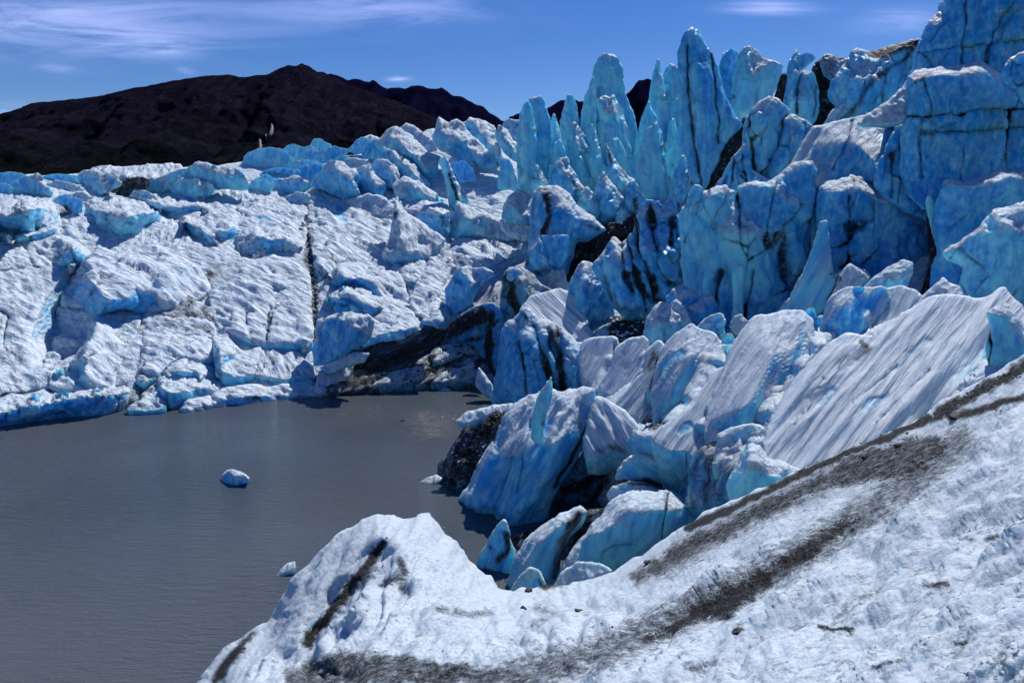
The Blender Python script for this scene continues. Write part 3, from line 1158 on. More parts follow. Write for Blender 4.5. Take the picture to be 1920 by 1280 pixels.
W('853,444 854,395 858,380 880,390 920,405 960,425 990,432 985,440 950,450 910,445 880,441', 107, lean=30, yaw=-10, ridges=['858,384,.6 872,410,2.6 898,438,1.2'], crust=.15)
L('838,502 842,470 855,447 870,445 920,440 960,445 990,465 1000,470 990,478 960,485 930,490 925,500 900,503 870,501 850,499', crest=['856,452,2 870,470,2.6 897,479,2.4 930,482,1.5'], tint=.5)
W('836,547 850,515 857,500 880,502 910,505 925,510 900,530 890,550 880,572 850,587 840,577', 94, lean=25, yaw=-35, ridges=['857,504,1 872,515,2.2 886,540,2'], tint=.15)
L('870,562 890,530 920,502 960,490 988,478 990,500 962,512 948,530 938,560 932,592 900,602', d0=.5, crust=.3, lift=1.0, flow=-35, name='dirty_ice_rib')
# the jumbled upper rim
W('452,314 460,295 480,282 505,277 525,280 540,290 550,302 562,308 574,320 550,320 510,318 480,318', 160, tint=.75)
W('262,356 300,335 335,320 360,315 372,307 385,308 420,316 440,316 460,330 466,352 430,352 400,349 370,347 320,347 300,362 280,360', 143, tint=.85, lean=20, yaw=-20, ridges=['365,312,.5 400,325,2 450,328,1'])
W('318,350 340,338 365,335 385,342 400,352 390,366 375,376 350,372 330,367', 134, tint=.6, ridges=['340,341,.5 368,340,2 378,366,2'])
L('395,374 410,352 435,345 460,352 480,360 497,374 450,380', dome=1.5, flow=100, scal=2)
W('13,364 22,345 45,332 72,327 80,340 97,364 85,370 70,370 40,366', 134, tint=.5, ridges=['68,330,.6 74,345,2 88,362,1.5'])
W('-30,362 -20,348 10,345 24,352 16,366', 135, tint=.5)
W('80,347 105,340 130,345 150,352 162,367 140,364 100,367 93,357', 135, lean=30)
W('80,332 100,328 140,330 147,344 120,342 90,342', 147)
W('143,332 165,320 195,325 228,342 205,354 190,364 170,357 150,347', 141, lean=30, yaw=-40, ridges=['170,324,.6 185,338,2 195,356,1.5'])
W('118,367 150,360 172,371 150,376 125,374', 130, lean=40)
W('98,374 120,366 152,376 152,397 135,402 116,387', 126, tint=.3, dirt=['w7 s.9:122,388 130,398'])
L('168,320 200,313 250,315 300,310 335,310 342,319 310,331 270,336 230,331 200,323', flow=100, dome=1)
W('201,347 220,338 250,335 279,338 270,353 250,354 225,364 208,364', 143, lean=40, d0=.95, crust=-.5, name='debris_patch')
W('245,367 260,357 278,360 292,374 270,377 250,374', 131, lean=30)
L('270,377 285,362 310,365 350,370 402,375 402,386 370,396 340,404 310,399 290,386', crest=['290,384 330,388 382,386'])
W('-30,344 -30,330 20,325 47,328 27,342 15,347', 147)
W('525,284 540,274 555,272 570,276 585,275 594,286 577,302 568,299 550,297 536,290', 165, tint=.7)
W('578,278 590,265 601,262 617,273 607,284 594,287', 170, tint=.95)
W('566,300 575,282 600,285 615,275 630,276 652,281 642,292 620,302 590,307', 156, tint=.35)
W('572,302 590,304 607,312 575,322 553,320 555,308', 152, tint=.7)
W('550,322 575,310 600,310 607,319 592,327 580,337 560,327', 147, tint=.3)
W('488,327 510,318 530,315 562,323 545,334 520,337 500,334', 150, tint=.3, dirt=['w5 s.7:495,325 520,328 548,330'])
W('466,352 475,338 490,338 510,351 500,362 470,360', 140, tint=.85)
W('480,334 500,330 532,341 510,344', 144, tint=.7)
W('503,347 525,335 555,332 577,340 584,352 560,362 530,362 506,357', 139, tint=.5, ridges=['525,338,.5 556,336,1.5 578,348,1'])
W('533,372 560,362 582,368 580,380 560,382 538,378', 129, tint=.4, lean=30)
W('583,342 600,325 620,302 640,305 665,318 672,330 667,345 674,362 677,370 650,377 630,367 610,357 590,352', 137, tint=.35, yaw=-35, ridges=['622,304,1 636,322,4 656,338,4 668,352,3'], crust=.05)
W('638,302 665,298 690,302 702,316 682,332 665,320 650,310', 146, lean=35)
W('663,320 690,310 705,330 722,347 717,364 690,367 670,357 663,337', 138, tint=.3, ridges=['690,312,.8 695,332,2.5 705,355,2'], yaw=-40)
W('618,294 640,291 657,298 642,304 625,302', 158)
W('653,284 670,262 680,258 697,267 692,282 670,287', 165, tint=.7)
W('678,290 690,270 706,262 724,272 727,292 710,298 690,299', 158, tint=.4)
W('682,260 695,255 714,261 702,267', 172, lean=50)
W('703,270 725,248 742,238 752,245 770,255 800,285 822,297 817,332 800,337 780,317 760,302 740,287 725,277', 146, lean=35, yaw=-15, ridges=['728,252,.6 745,264,4 775,292,5 797,314,4'])
W('720,277 740,287 765,302 790,327 807,347 800,357 770,342 745,327 733,312', 139, lean=30, yaw=-20, ridges=['735,285,.6 755,305,2.5 785,335,2.5'])
W('703,302 725,300 745,320 752,347 750,362 730,352 713,342 698,320', 137, tint=.3, yaw=-40, ridges=['725,303,.6 735,325,2.5 742,350,2'])
W('738,347 760,335 790,345 810,360 842,387 800,382 770,374 750,367', 127, lean=40, yaw=-10, ridges=['760,340,.6 785,356,2 815,374,1.5'])
W('746,242 762,232 775,238 790,250 814,266 817,287 790,277 770,264', 158, lean=35)
W('650,376 690,366 720,372 742,392 735,412 690,402 665,390', 124, lean=40, yaw=-30)
L('780,254 815,245 835,262 800,268', crust=.6, dome=.3)
W('813,257 818,235 822,223 835,228 845,232 855,225 868,235 875,245 890,260 920,290 927,307 900,312 870,302 850,292 835,282 826,280 816,267', 132, lean=25, yaw=-20, tint=.25, ridges=['824,226,.6 834,250,4 842,280,4', '856,228,.6 870,262,4 895,298,3'], scal=2.2, crust=.1)
W('863,234 885,221 905,228 925,238 935,260 940,290 947,307 925,304 900,277 880,252', 140, lean=30, yaw=-15, tint=.5, ridges=['886,224,.6 905,255,4 930,295,3'], dirt=['w6 s.6:936,270 940,300'], scal=2)
W('928,252 935,235 950,245 965,265 975,290 968,302 950,287 933,270', 131, lean=25, yaw=-20, ridges=['937,238,.6 950,268,3 964,294,2'], dirt=['w5 s.5:945,262 960,285'])
W('943,234 955,225 975,228 980,262 965,257 950,242', 138, lean=30)
W('826,302 832,295 838,300 850,330 862,355 878,378 875,384 860,382 850,397 845,397 842,372 836,335', 116, lean=5, yaw=-25, tint=.85, ridges=['834,298,.6 846,335,2 858,370,2.5'], name='ice_fin', cracks=['842,325 850,350 858,378'])
W('848,307 870,303 885,318 889,337 865,339 856,327', 120, lean=0, yaw=-45, tint=.1)  # deep blue block stands in for a round shadow patch
W('936,352 940,300 955,300 970,350 977,357 960,356', 114, tint=.85, yaw=-30)
W('943,410 948,385 958,365 975,355 990,365 998,385 1002,417 980,417 960,414', 101, lean=30, yaw=-20, ridges=['958,368,.6 962,386,2 978,408,2'], crust=.2)
W('938,414 960,407 990,420 1005,431 1002,442 975,440 950,432', 99, lean=40, crust=.2)

# ------------------------------------------------------------------ the seracs
GS = 'tall ice spires of the broken crest'
GW = 'steep blue ice walls'
GL = 'ribbed ice lobes below the walls'
GC = 'ice blocks at the foot of the spires'


APRON = []


def S(name, label, cat, group, outline, Y, **k):
    k.setdefault('lean', 4)
    k.setdefault('yaw', -8)
    k['crust'] = k.get('crust', -.12) - (.14 if k.get('lean', 4) < 20 else .03)
    k.setdefault('tint', .7)
    if group == GS:
        k['tint'] = k.get('tint', .7) + .2
        for kk, vv in (('smooth', 2), ('rough', .65), ('chip', 1.4), ('scal', .45), ('rfac', .03), ('step', 2.7)):
            k.setdefault(kk, vv)
    if group == GL:
        if pts(outline)[:, 1].mean() > 590:
            k['lean'] = k.get('lean', 4) + 7
            k['yaw'] = k.get('yaw', -8) * .55
        k.setdefault('lam_min', .03 * Y)
        for kk, vv in (('flute', .5), ('scal', .2), ('chip', .5), ('rough', .75), ('aniso', 5.0), ('grow', 8), ('rfac', .02)):
            k.setdefault(kk, vv)
    k.setdefault('smooth', 6)
    k.setdefault('grow', 1.5)
    k.setdefault('chip', 1.3)
    k.setdefault('veins', .75 if group == GW else (.45 if group in (GS, GC) else 0.0))
    k.setdefault('step', 2.9)
    o = B(name, outline, Y=Y, label=label, cat=cat, group=group, **k)
    op = pts(outline)
    if group == GL and op[:, 1].mean() > 590 and op[:, 0].mean() > 1100:
        APRON.append(o)
    return o


def part(name, parent, outline, Y, **k):
    k.setdefault('lean', 6)
    k.setdefault('yaw', -10)
    return B(name, outline, Y=Y, parent=parent, **k)


core = B('glacier_core', '930,760,74 925,700,80 935,640,85 950,560,95 960,480,108 955,400,124 958,320,148 1000,280,150 1100,265,148 1200,262,146 1300,215,122 1400,190,112 1500,165,100 1600,150,92 1700,130,80 1790,60,72 2000,30,68 2060,330,58 2060,480,44 2060,620,32 2040,700,24 1900,770,19.5 1760,830,19.5 1600,890,20 1420,945,23 1330,975,28 1230,960,36 1130,960,42 1080,900,47 1060,800,52 1000,780,58',
          base='abs', ridges=['980,420,118 1100,400,112 1200,390,108 1300,375,96 1400,350,84 1500,325,80 1600,340,72 1700,340,64 1800,340,60 2000,340,57', '980,520,97 1100,500,95 1200,470,88 1300,450,76 1400,450,72 1500,450,68 1600,450,62 1700,450,60 1800,450,52 2000,470,44',
                              '960,620,84 1020,600,80 1100,600,82 1200,590,76 1300,600,66 1400,618,63 1500,600,58 1600,565,54 1700,565,50 1800,575,42 2000,610,33', '980,740,68 1100,730,59 1200,730,51 1300,720,42 1400,700,38 1500,690,36 1600,660,34 1700,640,31 1800,620,28 1980,660,24',
                              '1110,790,51 1200,815,43 1300,835,34 1400,835,28 1500,825,25.5 1650,805,23.5 1800,770,22', '1180,900,41 1300,925,31 1400,910,24'], d0=.12, dirt=['poly s.62:1060,800 1060,700 1120,640 1200,600 1300,610 1420,640 1540,640 1560,700 1440,830 1340,960 1200,960 1100,900', 'poly s1.1:1130,640 1145,600 1180,586 1218,598 1228,628 1200,650 1160,648', 'w16 s1.1:1150,738 1152,742', 'w20 s.9:1200,800 1240,785', 'poly s.9:1040,440 1120,420 1200,400 1200,470 1120,560 1040,560', 'w20 s.9:1750,400 1756,480 1735,570'], crust=.1, tint=.45, rnd=.5, T=4, rough=1.2, chip=.7, smooth=6, kind='structure', world_grain=True, back=False)
S('ice_spire', 'pale cyan narrow ice blade forming the front half of the leftmost tall pair', 'ice spire', GS,
  '972,352 970,290 972,240 978,210 985,195 990,190 996,202 1000,225 1006,265 1004,300 1001,345 995,372 980,362', 104, yaw=-25, tint=.95, ridges=['988,194,.4 990,250,1.6 990,330,2'])
S('ice_spire', 'broad slanting blue ice blade behind the leftmost pale cyan blade', 'ice spire', GS,
  '983,199 995,186 1010,180 1018,185 1026,205 1030,230 1034,255 1031,290 1027,320 1032,352 1025,368 1000,372 993,330 996,260 990,215', 108, yaw=12, tint=.5, ridges=['1010,183,.5 1004,240,2 998,330,2.5'])
S('ice_spire', 'short thin ice needle just right of the leftmost tall blades', 'ice spire', GS,
  '1028,252 1034,226 1038,213 1044,228 1048,240 1052,262 1058,290 1064,335 1050,355 1026,352 1022,300', 112, tint=.85, ridges=['1038,216,.4 1040,260,1.8 1042,330,2.5'])
S('ice_spire', 'leaf shaped cyan ice spire in front of the dark far ridge', 'ice spire', GS,
  '1048,300 1050,262 1053,228 1058,192 1065,177 1073,182 1080,200 1084,225 1088,255 1094,290 1085,310 1060,315', 122, tint=.85, ridges=['1066,180,.4 1068,230,2 1068,300,3'])
sp5 = S('ice_spire', 'tall round topped ice tower standing highest in the middle cluster', 'ice spire', GS,
  '1086,270 1092,215 1098,182 1108,158 1112,140 1116,122 1123,108 1133,101 1148,105 1160,112 1167,125 1170,150 1174,180 1182,202 1190,228 1196,265 1200,300 1204,345 1190,362 1150,362 1110,350 1092,310', 124, tint=.6, ridges=['1138,104,.6 1136,160,3 1130,240,5 1126,340,6'], tints=['w14 s.4:1136,140 1140,165'], ice=['w10:1140,165 1130,175'])
part('ice_shoulder', sp5, '1090,240 1098,190 1108,150 1113,142 1118,160 1120,200 1118,260 1112,300 1095,290', 121, tint=.9, crust=-.05, yaw=-30)
S('ice_spire', 'grooved ice peak with two horns in front of the round topped tower', 'ice spire', GS,
  '1120,335 1123,280 1128,232 1122,207 1120,188 1132,181 1142,184 1150,178 1156,195 1165,212 1174,238 1181,272 1187,305 1195,335 1202,362 1170,362 1140,352', 113, tint=.8, yaw=5, ridges=['1150,181,.5 1152,215,3 1148,270,5 1142,345,6', '1124,187,.4 1130,215,1.5'], cracks=['w3 s.6:1127,225 1126,270 1124,330'], flow=65, scal=2.2, crust=.08)
S('ice_spire', 'leaning cyan ice peak with a dirty lit edge left of the two horned peak', 'ice spire', GS,
  '1058,320 1064,265 1069,237 1076,229 1085,240 1100,257 1115,287 1128,317 1136,340 1125,356 1090,350 1066,340', 108, tint=.75, ridges=['1076,231,.4 1080,270,2.5 1092,335,3.5'], dirt=['w4 s.6:1080,236 1100,262 1118,298 1132,330'])
S('ice_spire', 'slender pointed ice tooth between the leaning peak and the two horned peak', 'ice spire', GS,
  '1100,300 1105,257 1110,233 1117,250 1125,280 1131,302 1142,330 1125,345 1106,330', 106, tint=.9, ridges=['1110,235,.4 1114,275,1.5 1118,325,2'])
S('ice_spire', 'stubby lit ice tooth in front of the leftmost tall blades', 'ice spire', GS,
  '998,358 1001,318 1008,311 1018,330 1028,352 1018,362', 95, lean=15, crust=.1, ridges=['1008,313,.4 1012,340,1.2'])
S('ice_spire', 'deep blue hooded ice peak with brown dirt streaks on its lit flank', 'ice spire', GC,
  '1030,345 1040,312 1050,298 1062,297 1070,310 1085,338 1098,358 1114,375 1112,392 1080,388 1055,372 1035,362', 98, tint=.4, ridges=['1056,299,.5 1060,322,2.2 1066,350,3 1070,380,3'], dirt=['w5 s.8:1068,325 1078,350 1082,375', 'w4 s.7:1085,352 1105,372', 'w5 s.7:1088,372 1108,384'], crust=0)
S('ice_spire', 'blue ice peak with rippled white patches above the black debris', 'ice spire', GC,
  '1118,395 1117,357 1122,336 1130,324 1140,335 1155,355 1170,375 1178,392 1170,410 1145,420 1122,424', 95, tint=.45, ridges=['1130,326,.5 1136,356,2.2 1142,400,3'], crust=.05, dirt=['w4 s.5:1148,378 1165,382'])
S('ice_spire', 'dirt tipped slanting ice fin behind the rippled blue peak', 'ice spire', GC,
  '1132,335 1140,312 1138,272 1146,290 1160,312 1180,332 1197,347 1207,377 1190,390 1165,374 1148,352', 100, tint=.7, ridges=['1139,275,.4 1146,312,2 1165,350,2.5'], dirt=['w4 s.9:1138,275 1146,305', 'w4 s.6:1150,300 1175,330'])
S('ice_spire', 'small dark based ice horn left of the broad pale shield', 'ice spire', GC,
  '1172,402 1177,352 1185,340 1197,350 1210,374 1200,388 1188,402', 93, tint=.5, dirt=['w8 s.9:1188,372 1195,390'], ridges=['1186,342,.4 1186,370,1.5'])
S('ice_spire', 'needle sharp ice spire against the sky left of the great blade', 'ice spire', GS,
  '1193,350 1195,290 1203,240 1212,205 1222,165 1230,116 1234,111 1238,130 1245,165 1250,205 1252,260 1248,340 1220,360', 125, tint=.6, ridges=['1233,113,.4 1232,180,2.5 1228,320,4'])
S('ice_spire', 'slant topped ice spire half hidden behind the great blade', 'ice spire', GS,
  '1242,152 1250,126 1258,119 1266,124 1278,131 1282,180 1284,310 1262,330 1248,262 1245,200', 129, tint=.6, ridges=['1258,121,.4 1260,180,2.5'])
S('ice_spire', 'bright cyan ice spike standing below the needle sharp spire', 'ice spire', GS,
  '1188,318 1194,262 1205,222 1217,190 1222,205 1231,222 1232,262 1224,318 1202,345', 117, tint=1.0, ridges=['1217,192,.4 1216,250,2'])
S('ice_spire', 'broad pale cyan ice shield in front of the needle sharp spire', 'ice spire', GS,
  '1194,390 1193,325 1197,287 1204,262 1217,242 1231,230 1239,250 1247,300 1252,342 1258,368 1250,384 1235,393 1212,394', 99, tint=1.0, yaw=-12, ridges=['1231,232,.5 1230,290,2 1228,370,2.5'], cracks=['w2.5 s.5:1238,262 1246,330 1252,365'], dirt=['w3 s.5:1242,275 1250,330'])
S('ice_spire', 'ice column with a snow cap directly left of the great blade', 'ice spire', GS,
  '1252,318 1255,262 1261,205 1268,188 1280,178 1292,182 1297,232 1290,318 1270,345', 111, tint=.85, ridges=['1276,181,.4 1274,240,2'])
S('ice_spire', 'ribbed ice column leaning against the foot of the great blade', 'ice spire', GS,
  '1262,362 1260,282 1272,245 1287,215 1296,232 1303,300 1300,372 1280,378', 101, tint=.7, cracks=['w2.5 s.8:1283,235 1288,290 1292,360', 'w2.5 s.7:1292,235 1300,300'], ridges=['1287,218,.4 1278,290,1.8'])
S('ice_spire', 'small splintered ice tooth above the bench of rounded knobs', 'ice spire', GC,
  '1250,398 1257,354 1265,328 1280,290 1287,302 1288,352 1294,398 1280,412 1263,408', 94, tint=.6, ridges=['1279,294,.4 1274,340,1.5'], dirt=['w4 s.8:1286,330 1290,390'])
S('ice_tower', 'great dark blue ice blade rising highest against the sky with two dark seams', 'ice tower', GS,
  '1271,105 1277,80 1285,62 1297,53 1307,60 1320,80 1335,100 1343,120 1352,160 1368,200 1382,224 1390,236 1378,250 1362,270 1352,298 1338,340 1322,378 1300,378 1290,320 1283,240 1275,150', 83, tint=.2, yaw=2,
  ridges=['1299,56,.5 1312,150,2.4 1322,250,3 1318,340,3'], cracks=['w4 s.75:1289,85 1291,170 1297,235 1306,290 1316,360', 'w3.5 s.75:1336,102 1341,180 1348,235 1346,270'], crust=-.45, chip=.25, rough=.6)
S('debris_seam', 'black debris filled seam slanting down from the foot of the great blade', 'debris seam', None,
  '1382,240 1394,224 1402,222 1394,262 1374,302 1346,350 1325,380 1306,380 1330,345 1352,298 1364,262', 81, lean=10, yaw=20, d0=1.25, crust=-.5, rough=.7)
S('ice_spire', 'dark hollow sided ice blade directly right of the great blade', 'ice spire', GS,
  '1349,125 1358,101 1372,93 1381,100 1384,135 1380,200 1368,210 1358,172', 97, tint=.15, yaw=30)
S('ice_spire', 'jagged broad ice crown right of the great blade with frosty speckles', 'ice spire', GS,
  '1370,215 1377,150 1383,107 1395,90 1405,87 1418,95 1430,108 1450,115 1468,125 1462,150 1446,182 1420,198 1400,222 1385,230', 94, tint=.75, ridges=['1403,90,.5 1402,150,3 1395,205,3.5'], tints=['w16 s.5:1395,200 1410,190'], crust=.02)
S('ice_leaf', 'leaf shaped cyan ice slab with a sunlit rim right of the black seam', 'ice slab', GW,
  '1386,350 1390,292 1397,232 1410,205 1425,190 1440,182 1455,186 1472,198 1482,210 1474,236 1462,272 1442,308 1422,345 1402,352', 73, tint=.75, ridges=['1442,184,.5 1440,230,2 1428,310,2.4'], cracks=['w3 s.8:1406,218 1408,262 1414,325', 'w3 s.9:1475,216 1462,270 1442,304 1418,335', 'w3 s.6:1398,240 1396,300'])
S('ice_leaf', 'rounded shoulder of blue ice leaning on the leaf shaped slab', 'ice slab', GW,
  '1420,352 1442,304 1462,266 1472,228 1485,217 1500,221 1512,227 1523,238 1522,260 1508,292 1484,314 1474,332 1455,352', 72, tint=.5, cracks=['w2.5 s.7:1508,232 1505,262 1498,290'], ridges=['1490,220,.5 1486,270,2 1460,330,2'])
S('ice_slab', 'low dark veined ice buttress under the leaf shaped slab', 'ice slab', GW,
  '1332,372 1355,330 1374,296 1395,272 1410,318 1440,338 1470,330 1480,350 1440,372 1390,380', 70, tint=.3, cracks=['w3:1378,300 1372,340 1365,370', 'w3:1390,330 1405,352 1420,362', 'w3:1392,290 1398,330 1402,352', 'w3 s.7:1362,330 1356,360'])
S('debris_seam', 'narrow black dirt streak between the jagged crown and the next fins', 'debris seam', None,
  '1450,195 1460,155 1468,138 1473,142 1470,178 1462,200', 82, d0=1.2, crust=-.5)
S('ice_fin', 'pointed dark blue ice fin right of the jagged crown', 'ice fin', GS,
  '1460,188 1465,156 1480,120 1492,95 1500,105 1515,100 1527,108 1505,128 1492,152 1484,192', 84, tint=.3, ridges=['1493,98,.4 1484,140,2'])
S('ice_fin', 'fluted pair of blue ice fins beside the black debris gully', 'ice fin', GS,
  '1462,222 1474,172 1490,131 1500,140 1515,134 1527,140 1533,172 1534,218 1518,238 1488,232', 77, tint=.5, cracks=['w3.5 s.7:1499,140 1494,178 1495,222', 'w3 s.7:1530,160 1526,215'], ridges=['1491,134,.4 1484,190,1.8', '1514,137,.4 1512,190,1.8'])
gul = S('debris_gully', 'black debris gully spilling down behind the rippled slope', 'debris gully', None,
  '1518,138 1532,118 1548,108 1572,112 1600,108 1592,146 1572,170 1572,205 1556,232 1530,252 1522,240 1530,190', 78, lean=12, d0=1.25, crust=-.6)
part('dirty_crest', gul, '1536,118 1548,100 1562,104 1572,114 1592,108 1590,132 1562,152 1545,142', 76, d0=.6, lean=30)
S('ice_buttress', 'dirt striped blue ice buttress under the black topped skyline', 'ice buttress', GW,
  '1553,180 1564,148 1588,112 1604,92 1625,98 1650,95 1685,84 1722,74 1740,92 1726,130 1708,165 1690,200 1660,220 1640,232 1600,238 1560,246 1545,235 1568,200', 69, tint=.4, ridges=['1605,95,.5 1600,150,2.5 1580,215,3', '1680,95,.8 1650,160,3'],
  dirt=['w12 s1.1:1640,100 1680,90 1722,80', 'w9 s.8:1712,92 1680,122 1640,150 1608,192 1575,236', 'w5 s.8:1668,105 1660,150 1654,190', 'w10 s.6:1700,110 1690,150'])
S('ice_tongue', 'small rounded ice tongue lying below the striped buttress', 'ice tongue', None,
  '1546,236 1555,215 1575,196 1590,189 1590,205 1572,224 1556,244', 65, lean=30, tint=.5, crust=.1)
S('ice_wall', 'towering blue ice wall cut off by the top edge of the picture', 'ice wall', GW,
  '1652,236 1690,180 1712,130 1724,82 1740,45 1765,20 1788,-30 1990,-30 1990,220 1900,220 1840,200 1780,200 1720,210', 54, lean=6, yaw=-12, tint=.22, rnd=2.6, T=8, crust=-.2,
  cracks=['w4 s.7:1812,-20 1808,60 1800,140', 'w4 s.7:1912,-5 1872,42 1852,88 1845,140', 'w3 s.35:1740,98 1790,90 1850,82 1930,78', 'w3 s.4:1770,45 1745,80'], dirt=['w8 s.35:1895,30 1860,60', 'w7 s.3:1780,60 1745,105'])
S('ice_shoulder', 'sunlit speckled ice shoulder sloping off the towering wall', 'ice shoulder', None,
  '1608,232 1640,206 1665,190 1690,164 1704,150 1704,190 1700,222 1680,232 1640,234', 51, lean=38, yaw=-20, crust=.2, scal=2.0)
S('ice_wall', 'massive square shouldered blue ice block crossed by a dark level seam', 'ice wall', GW,
  '1688,318 1692,252 1698,216 1702,180 1706,148 1720,138 1760,130 1800,122 1835,118 1862,130 1888,152 1908,176 1925,188 1990,192 1990,400 1900,400 1850,400 1790,400 1735,392 1700,360', 48, lean=8, yaw=-6, tint=.25, rnd=1.3, T=8, crust=-.15,
  ridges=['1712,150,.6 1800,140,1 1850,142,1 1890,170,.8'], cracks=['w4.5:1694,219 1780,217 1850,209 1990,203', 'w3 s.7:1728,249 1800,247 1870,241 1990,238', 'w3.5 s.85:1912,184 1892,215 1886,262 1872,330', 'w3 s.6:1728,220 1724,270 1730,330'], noedge=['1700,360 1735,392 1850,400 1990,400'], scal=1.6)
S('ice_block', 'wedge of ice hanging over the seamed block by the frame edge', 'ice block', GW,
  '1876,150 1890,115 1912,100 1990,92 1990,215 1925,200 1905,170', 45, lean=14, tint=.3, crust=.05)
S('ice_slope', 'rippled sunlit ice slope running up to the seamed block', 'ice slope', GL,
  '1462,348 1490,310 1512,270 1528,246 1548,241 1572,236 1600,228 1640,224 1694,222 1698,300 1706,360 1668,372 1645,352 1610,346 1580,350 1550,345 1520,345 1490,356', 56, lean=38, yaw=-18, flow=115, crust=.15,
  ridges=['1600,232,.5 1605,270,2 1640,300,3 1650,345,3.4'], cracks=['w3 s.9:1598,228 1592,262 1578,290 1564,318'], dirt=['w5 s.4:1540,310 1575,320 1610,318'], ice=['poly s.7:1640,250 1692,225 1698,300 1700,350 1660,350 1640,310'], tint=.2)  # the ice polygon paints the shaded right side blue
S('ice_wall', 'narrow shaded ice wall wedged between rippled slope and seamed block', 'ice wall', GW,
  '1640,345 1655,290 1680,240 1698,232 1702,335 1768,388 1745,412 1700,395 1662,372', 51, lean=8, tint=.15, cracks=['w4:1674,290 1670,330 1672,370', 'w3 s.7:1692,262 1690,320'])
S('ice_spire', 'pale chipped ice tooth above the black hollow under the dirty hooded peak', 'ice spire', GC,
  '1082,398 1090,362 1100,350 1112,366 1126,392 1120,410 1096,408', 94, lean=14, tint=.8, crust=.1, ridges=['1100,353,.4 1104,385,1.2'], dirt=['w4 s.6:1086,370 1090,400'])
S('ice_spire', 'small split ice tooth at the edge of the black hollow', 'ice spire', GC,
  '1154,436 1158,402 1166,388 1178,400 1192,418 1184,438', 91, lean=12, tint=.7, crust=.15, ridges=['1166,391,.4 1168,420,1'], dirt=['w4 s.8:1180,428 1192,420'])
S('ice_spire', 'thin cyan ice sliver wedged between the snow capped column and pale shield', 'ice spire', GS,
  '1244,318 1248,272 1256,232 1262,222 1268,240 1268,290 1260,330', 107, tint=.9, ridges=['1261,225,.3 1258,280,1.2'])
S('ice_spire', 'low cyan ice fang between the leaning peak and the leftmost blades', 'ice spire', GS,
  '1028,330 1034,292 1042,268 1050,262 1058,282 1066,318 1062,348 1040,350', 105, tint=.9, ridges=['1049,265,.3 1046,310,1.4'])
# ---- curtain wall below the spires
mw = S('ice_wall', 'long veined turquoise ice wall with a bright glassy streak', 'ice wall', GW,
  '1282,452 1300,402 1318,364 1345,352 1360,350 1378,359 1383,376 1385,352 1396,343 1435,342 1450,335 1470,320 1500,302 1525,298 1542,320 1540,350 1545,400 1540,440 1528,482 1508,532 1490,600 1440,625 1395,635 1360,632 1320,625 1295,590 1284,520', 58, lean=7, yaw=-6, tint=.5, rnd=.8, T=6, crust=-.12, flow=92,
  cracks=['w3.2:1382,362 1386,410 1384,440 1390,465 1402,490', 'w2.6 s.75:1402,490 1430,470 1460,440 1505,386', 'w3 s.8:1450,365 1440,410 1436,458', 'w3 s.8:1476,420 1468,482 1476,552', 'w3 s.8:1506,450 1496,502 1482,562', 'w3 s.75:1536,366 1520,402 1516,470 1502,500',
          'w4 s.85:1412,506 1405,560 1396,600', 'w3.5 s.85:1316,364 1300,412 1286,455', 'w2.4 s.45:1455,345 1450,370', 'w5 s.8:1350,510 1345,545 1338,580', 'w2.4 s.5:1318,378 1340,425'],
  tints=['w18 s.85:1335,395 1355,430 1372,470 1386,495', 'w8 s1.0:1388,500 1386,540'], ridges=['1330,370,1 1340,440,1.6 1350,520,1.4', '1440,350,.8 1450,450,1.6 1440,560,1.2', '1520,305,.8 1510,400,1.8'])
part('glassy_column', mw, '1370,612 1374,560 1372,515 1378,500 1388,496 1396,505 1394,560 1392,612', 55.5, tint=1.1, crust=-.4, lean=2)
S('ice_hummock', 'thumb shaped ice knob at the near end of the veined wall', 'ice hummock', GC,
  '1274,402 1288,382 1296,358 1303,348 1315,352 1316,366 1302,402 1286,442 1278,452', 57, tint=.7, ridges=['1305,350,.4 1296,390,1'])
S('ice_wall', 'humped deep blue ice wall with a white rippled brow and dark forked cracks', 'ice wall', GW,
  '1534,412 1534,372 1538,350 1550,340 1580,335 1610,332 1630,344 1645,358 1668,358 1692,370 1712,390 1736,395 1744,405 1742,430 1757,470 1752,530 1740,580 1715,588 1640,580 1600,580 1560,560 1550,482 1540,442', 53, lean=6, yaw=-10, tint=.22, rnd=1.5, T=6, crust=.0, scal=1.8,
  ridges=['1541,368,.8 1560,362,1 1590,350,.8 1632,364,1 1662,376,1 1705,402,1 1738,418,.6'],
  cracks=['w4.5:1590,368 1589,405 1594,425 1612,428 1636,410', 'w5.5:1598,428 1594,462 1598,500 1592,530', 'w3.2 s.8:1560,466 1580,462 1596,450', 'w3.2 s.8:1575,502 1598,485 1606,478', 'w3 s.6:1636,410 1640,380'])
S('ice_spike', 'thin grey ice spike stuck in the black crack beside the humped wall', 'ice spike', None,
  '1737,378 1742,369 1754,385 1758,410 1766,442 1757,462 1747,430', 46, tint=.8, crust=0)
S('ice_ramp', 'white striated ice ramp sweeping up against the veined wall', 'ice ramp', GL,
  '1462,592 1488,562 1518,500 1538,442 1545,418 1552,480 1558,522 1572,520 1600,505 1625,517 1618,532 1572,548 1532,582 1500,596', 50.5, lean=18, yaw=-22, flow=118, crust=.25, cracks=['w2.6 s.8:1572,518 1562,545 1550,560'])
S('ice_block', 'tilted ice block with a rough white rim left of the frame edge', 'ice block', GW,
  '1752,420 1760,372 1768,345 1782,336 1810,338 1850,330 1880,318 1920,317 1990,312 1990,450 1870,470 1830,540 1780,560 1750,575 1745,540 1756,480', 44, lean=8, yaw=-14, tint=.35, rnd=1.0, crust=-.02, scal=1.8, ridges=['1772,350,.7 1840,346,.8 1900,332,.8'])
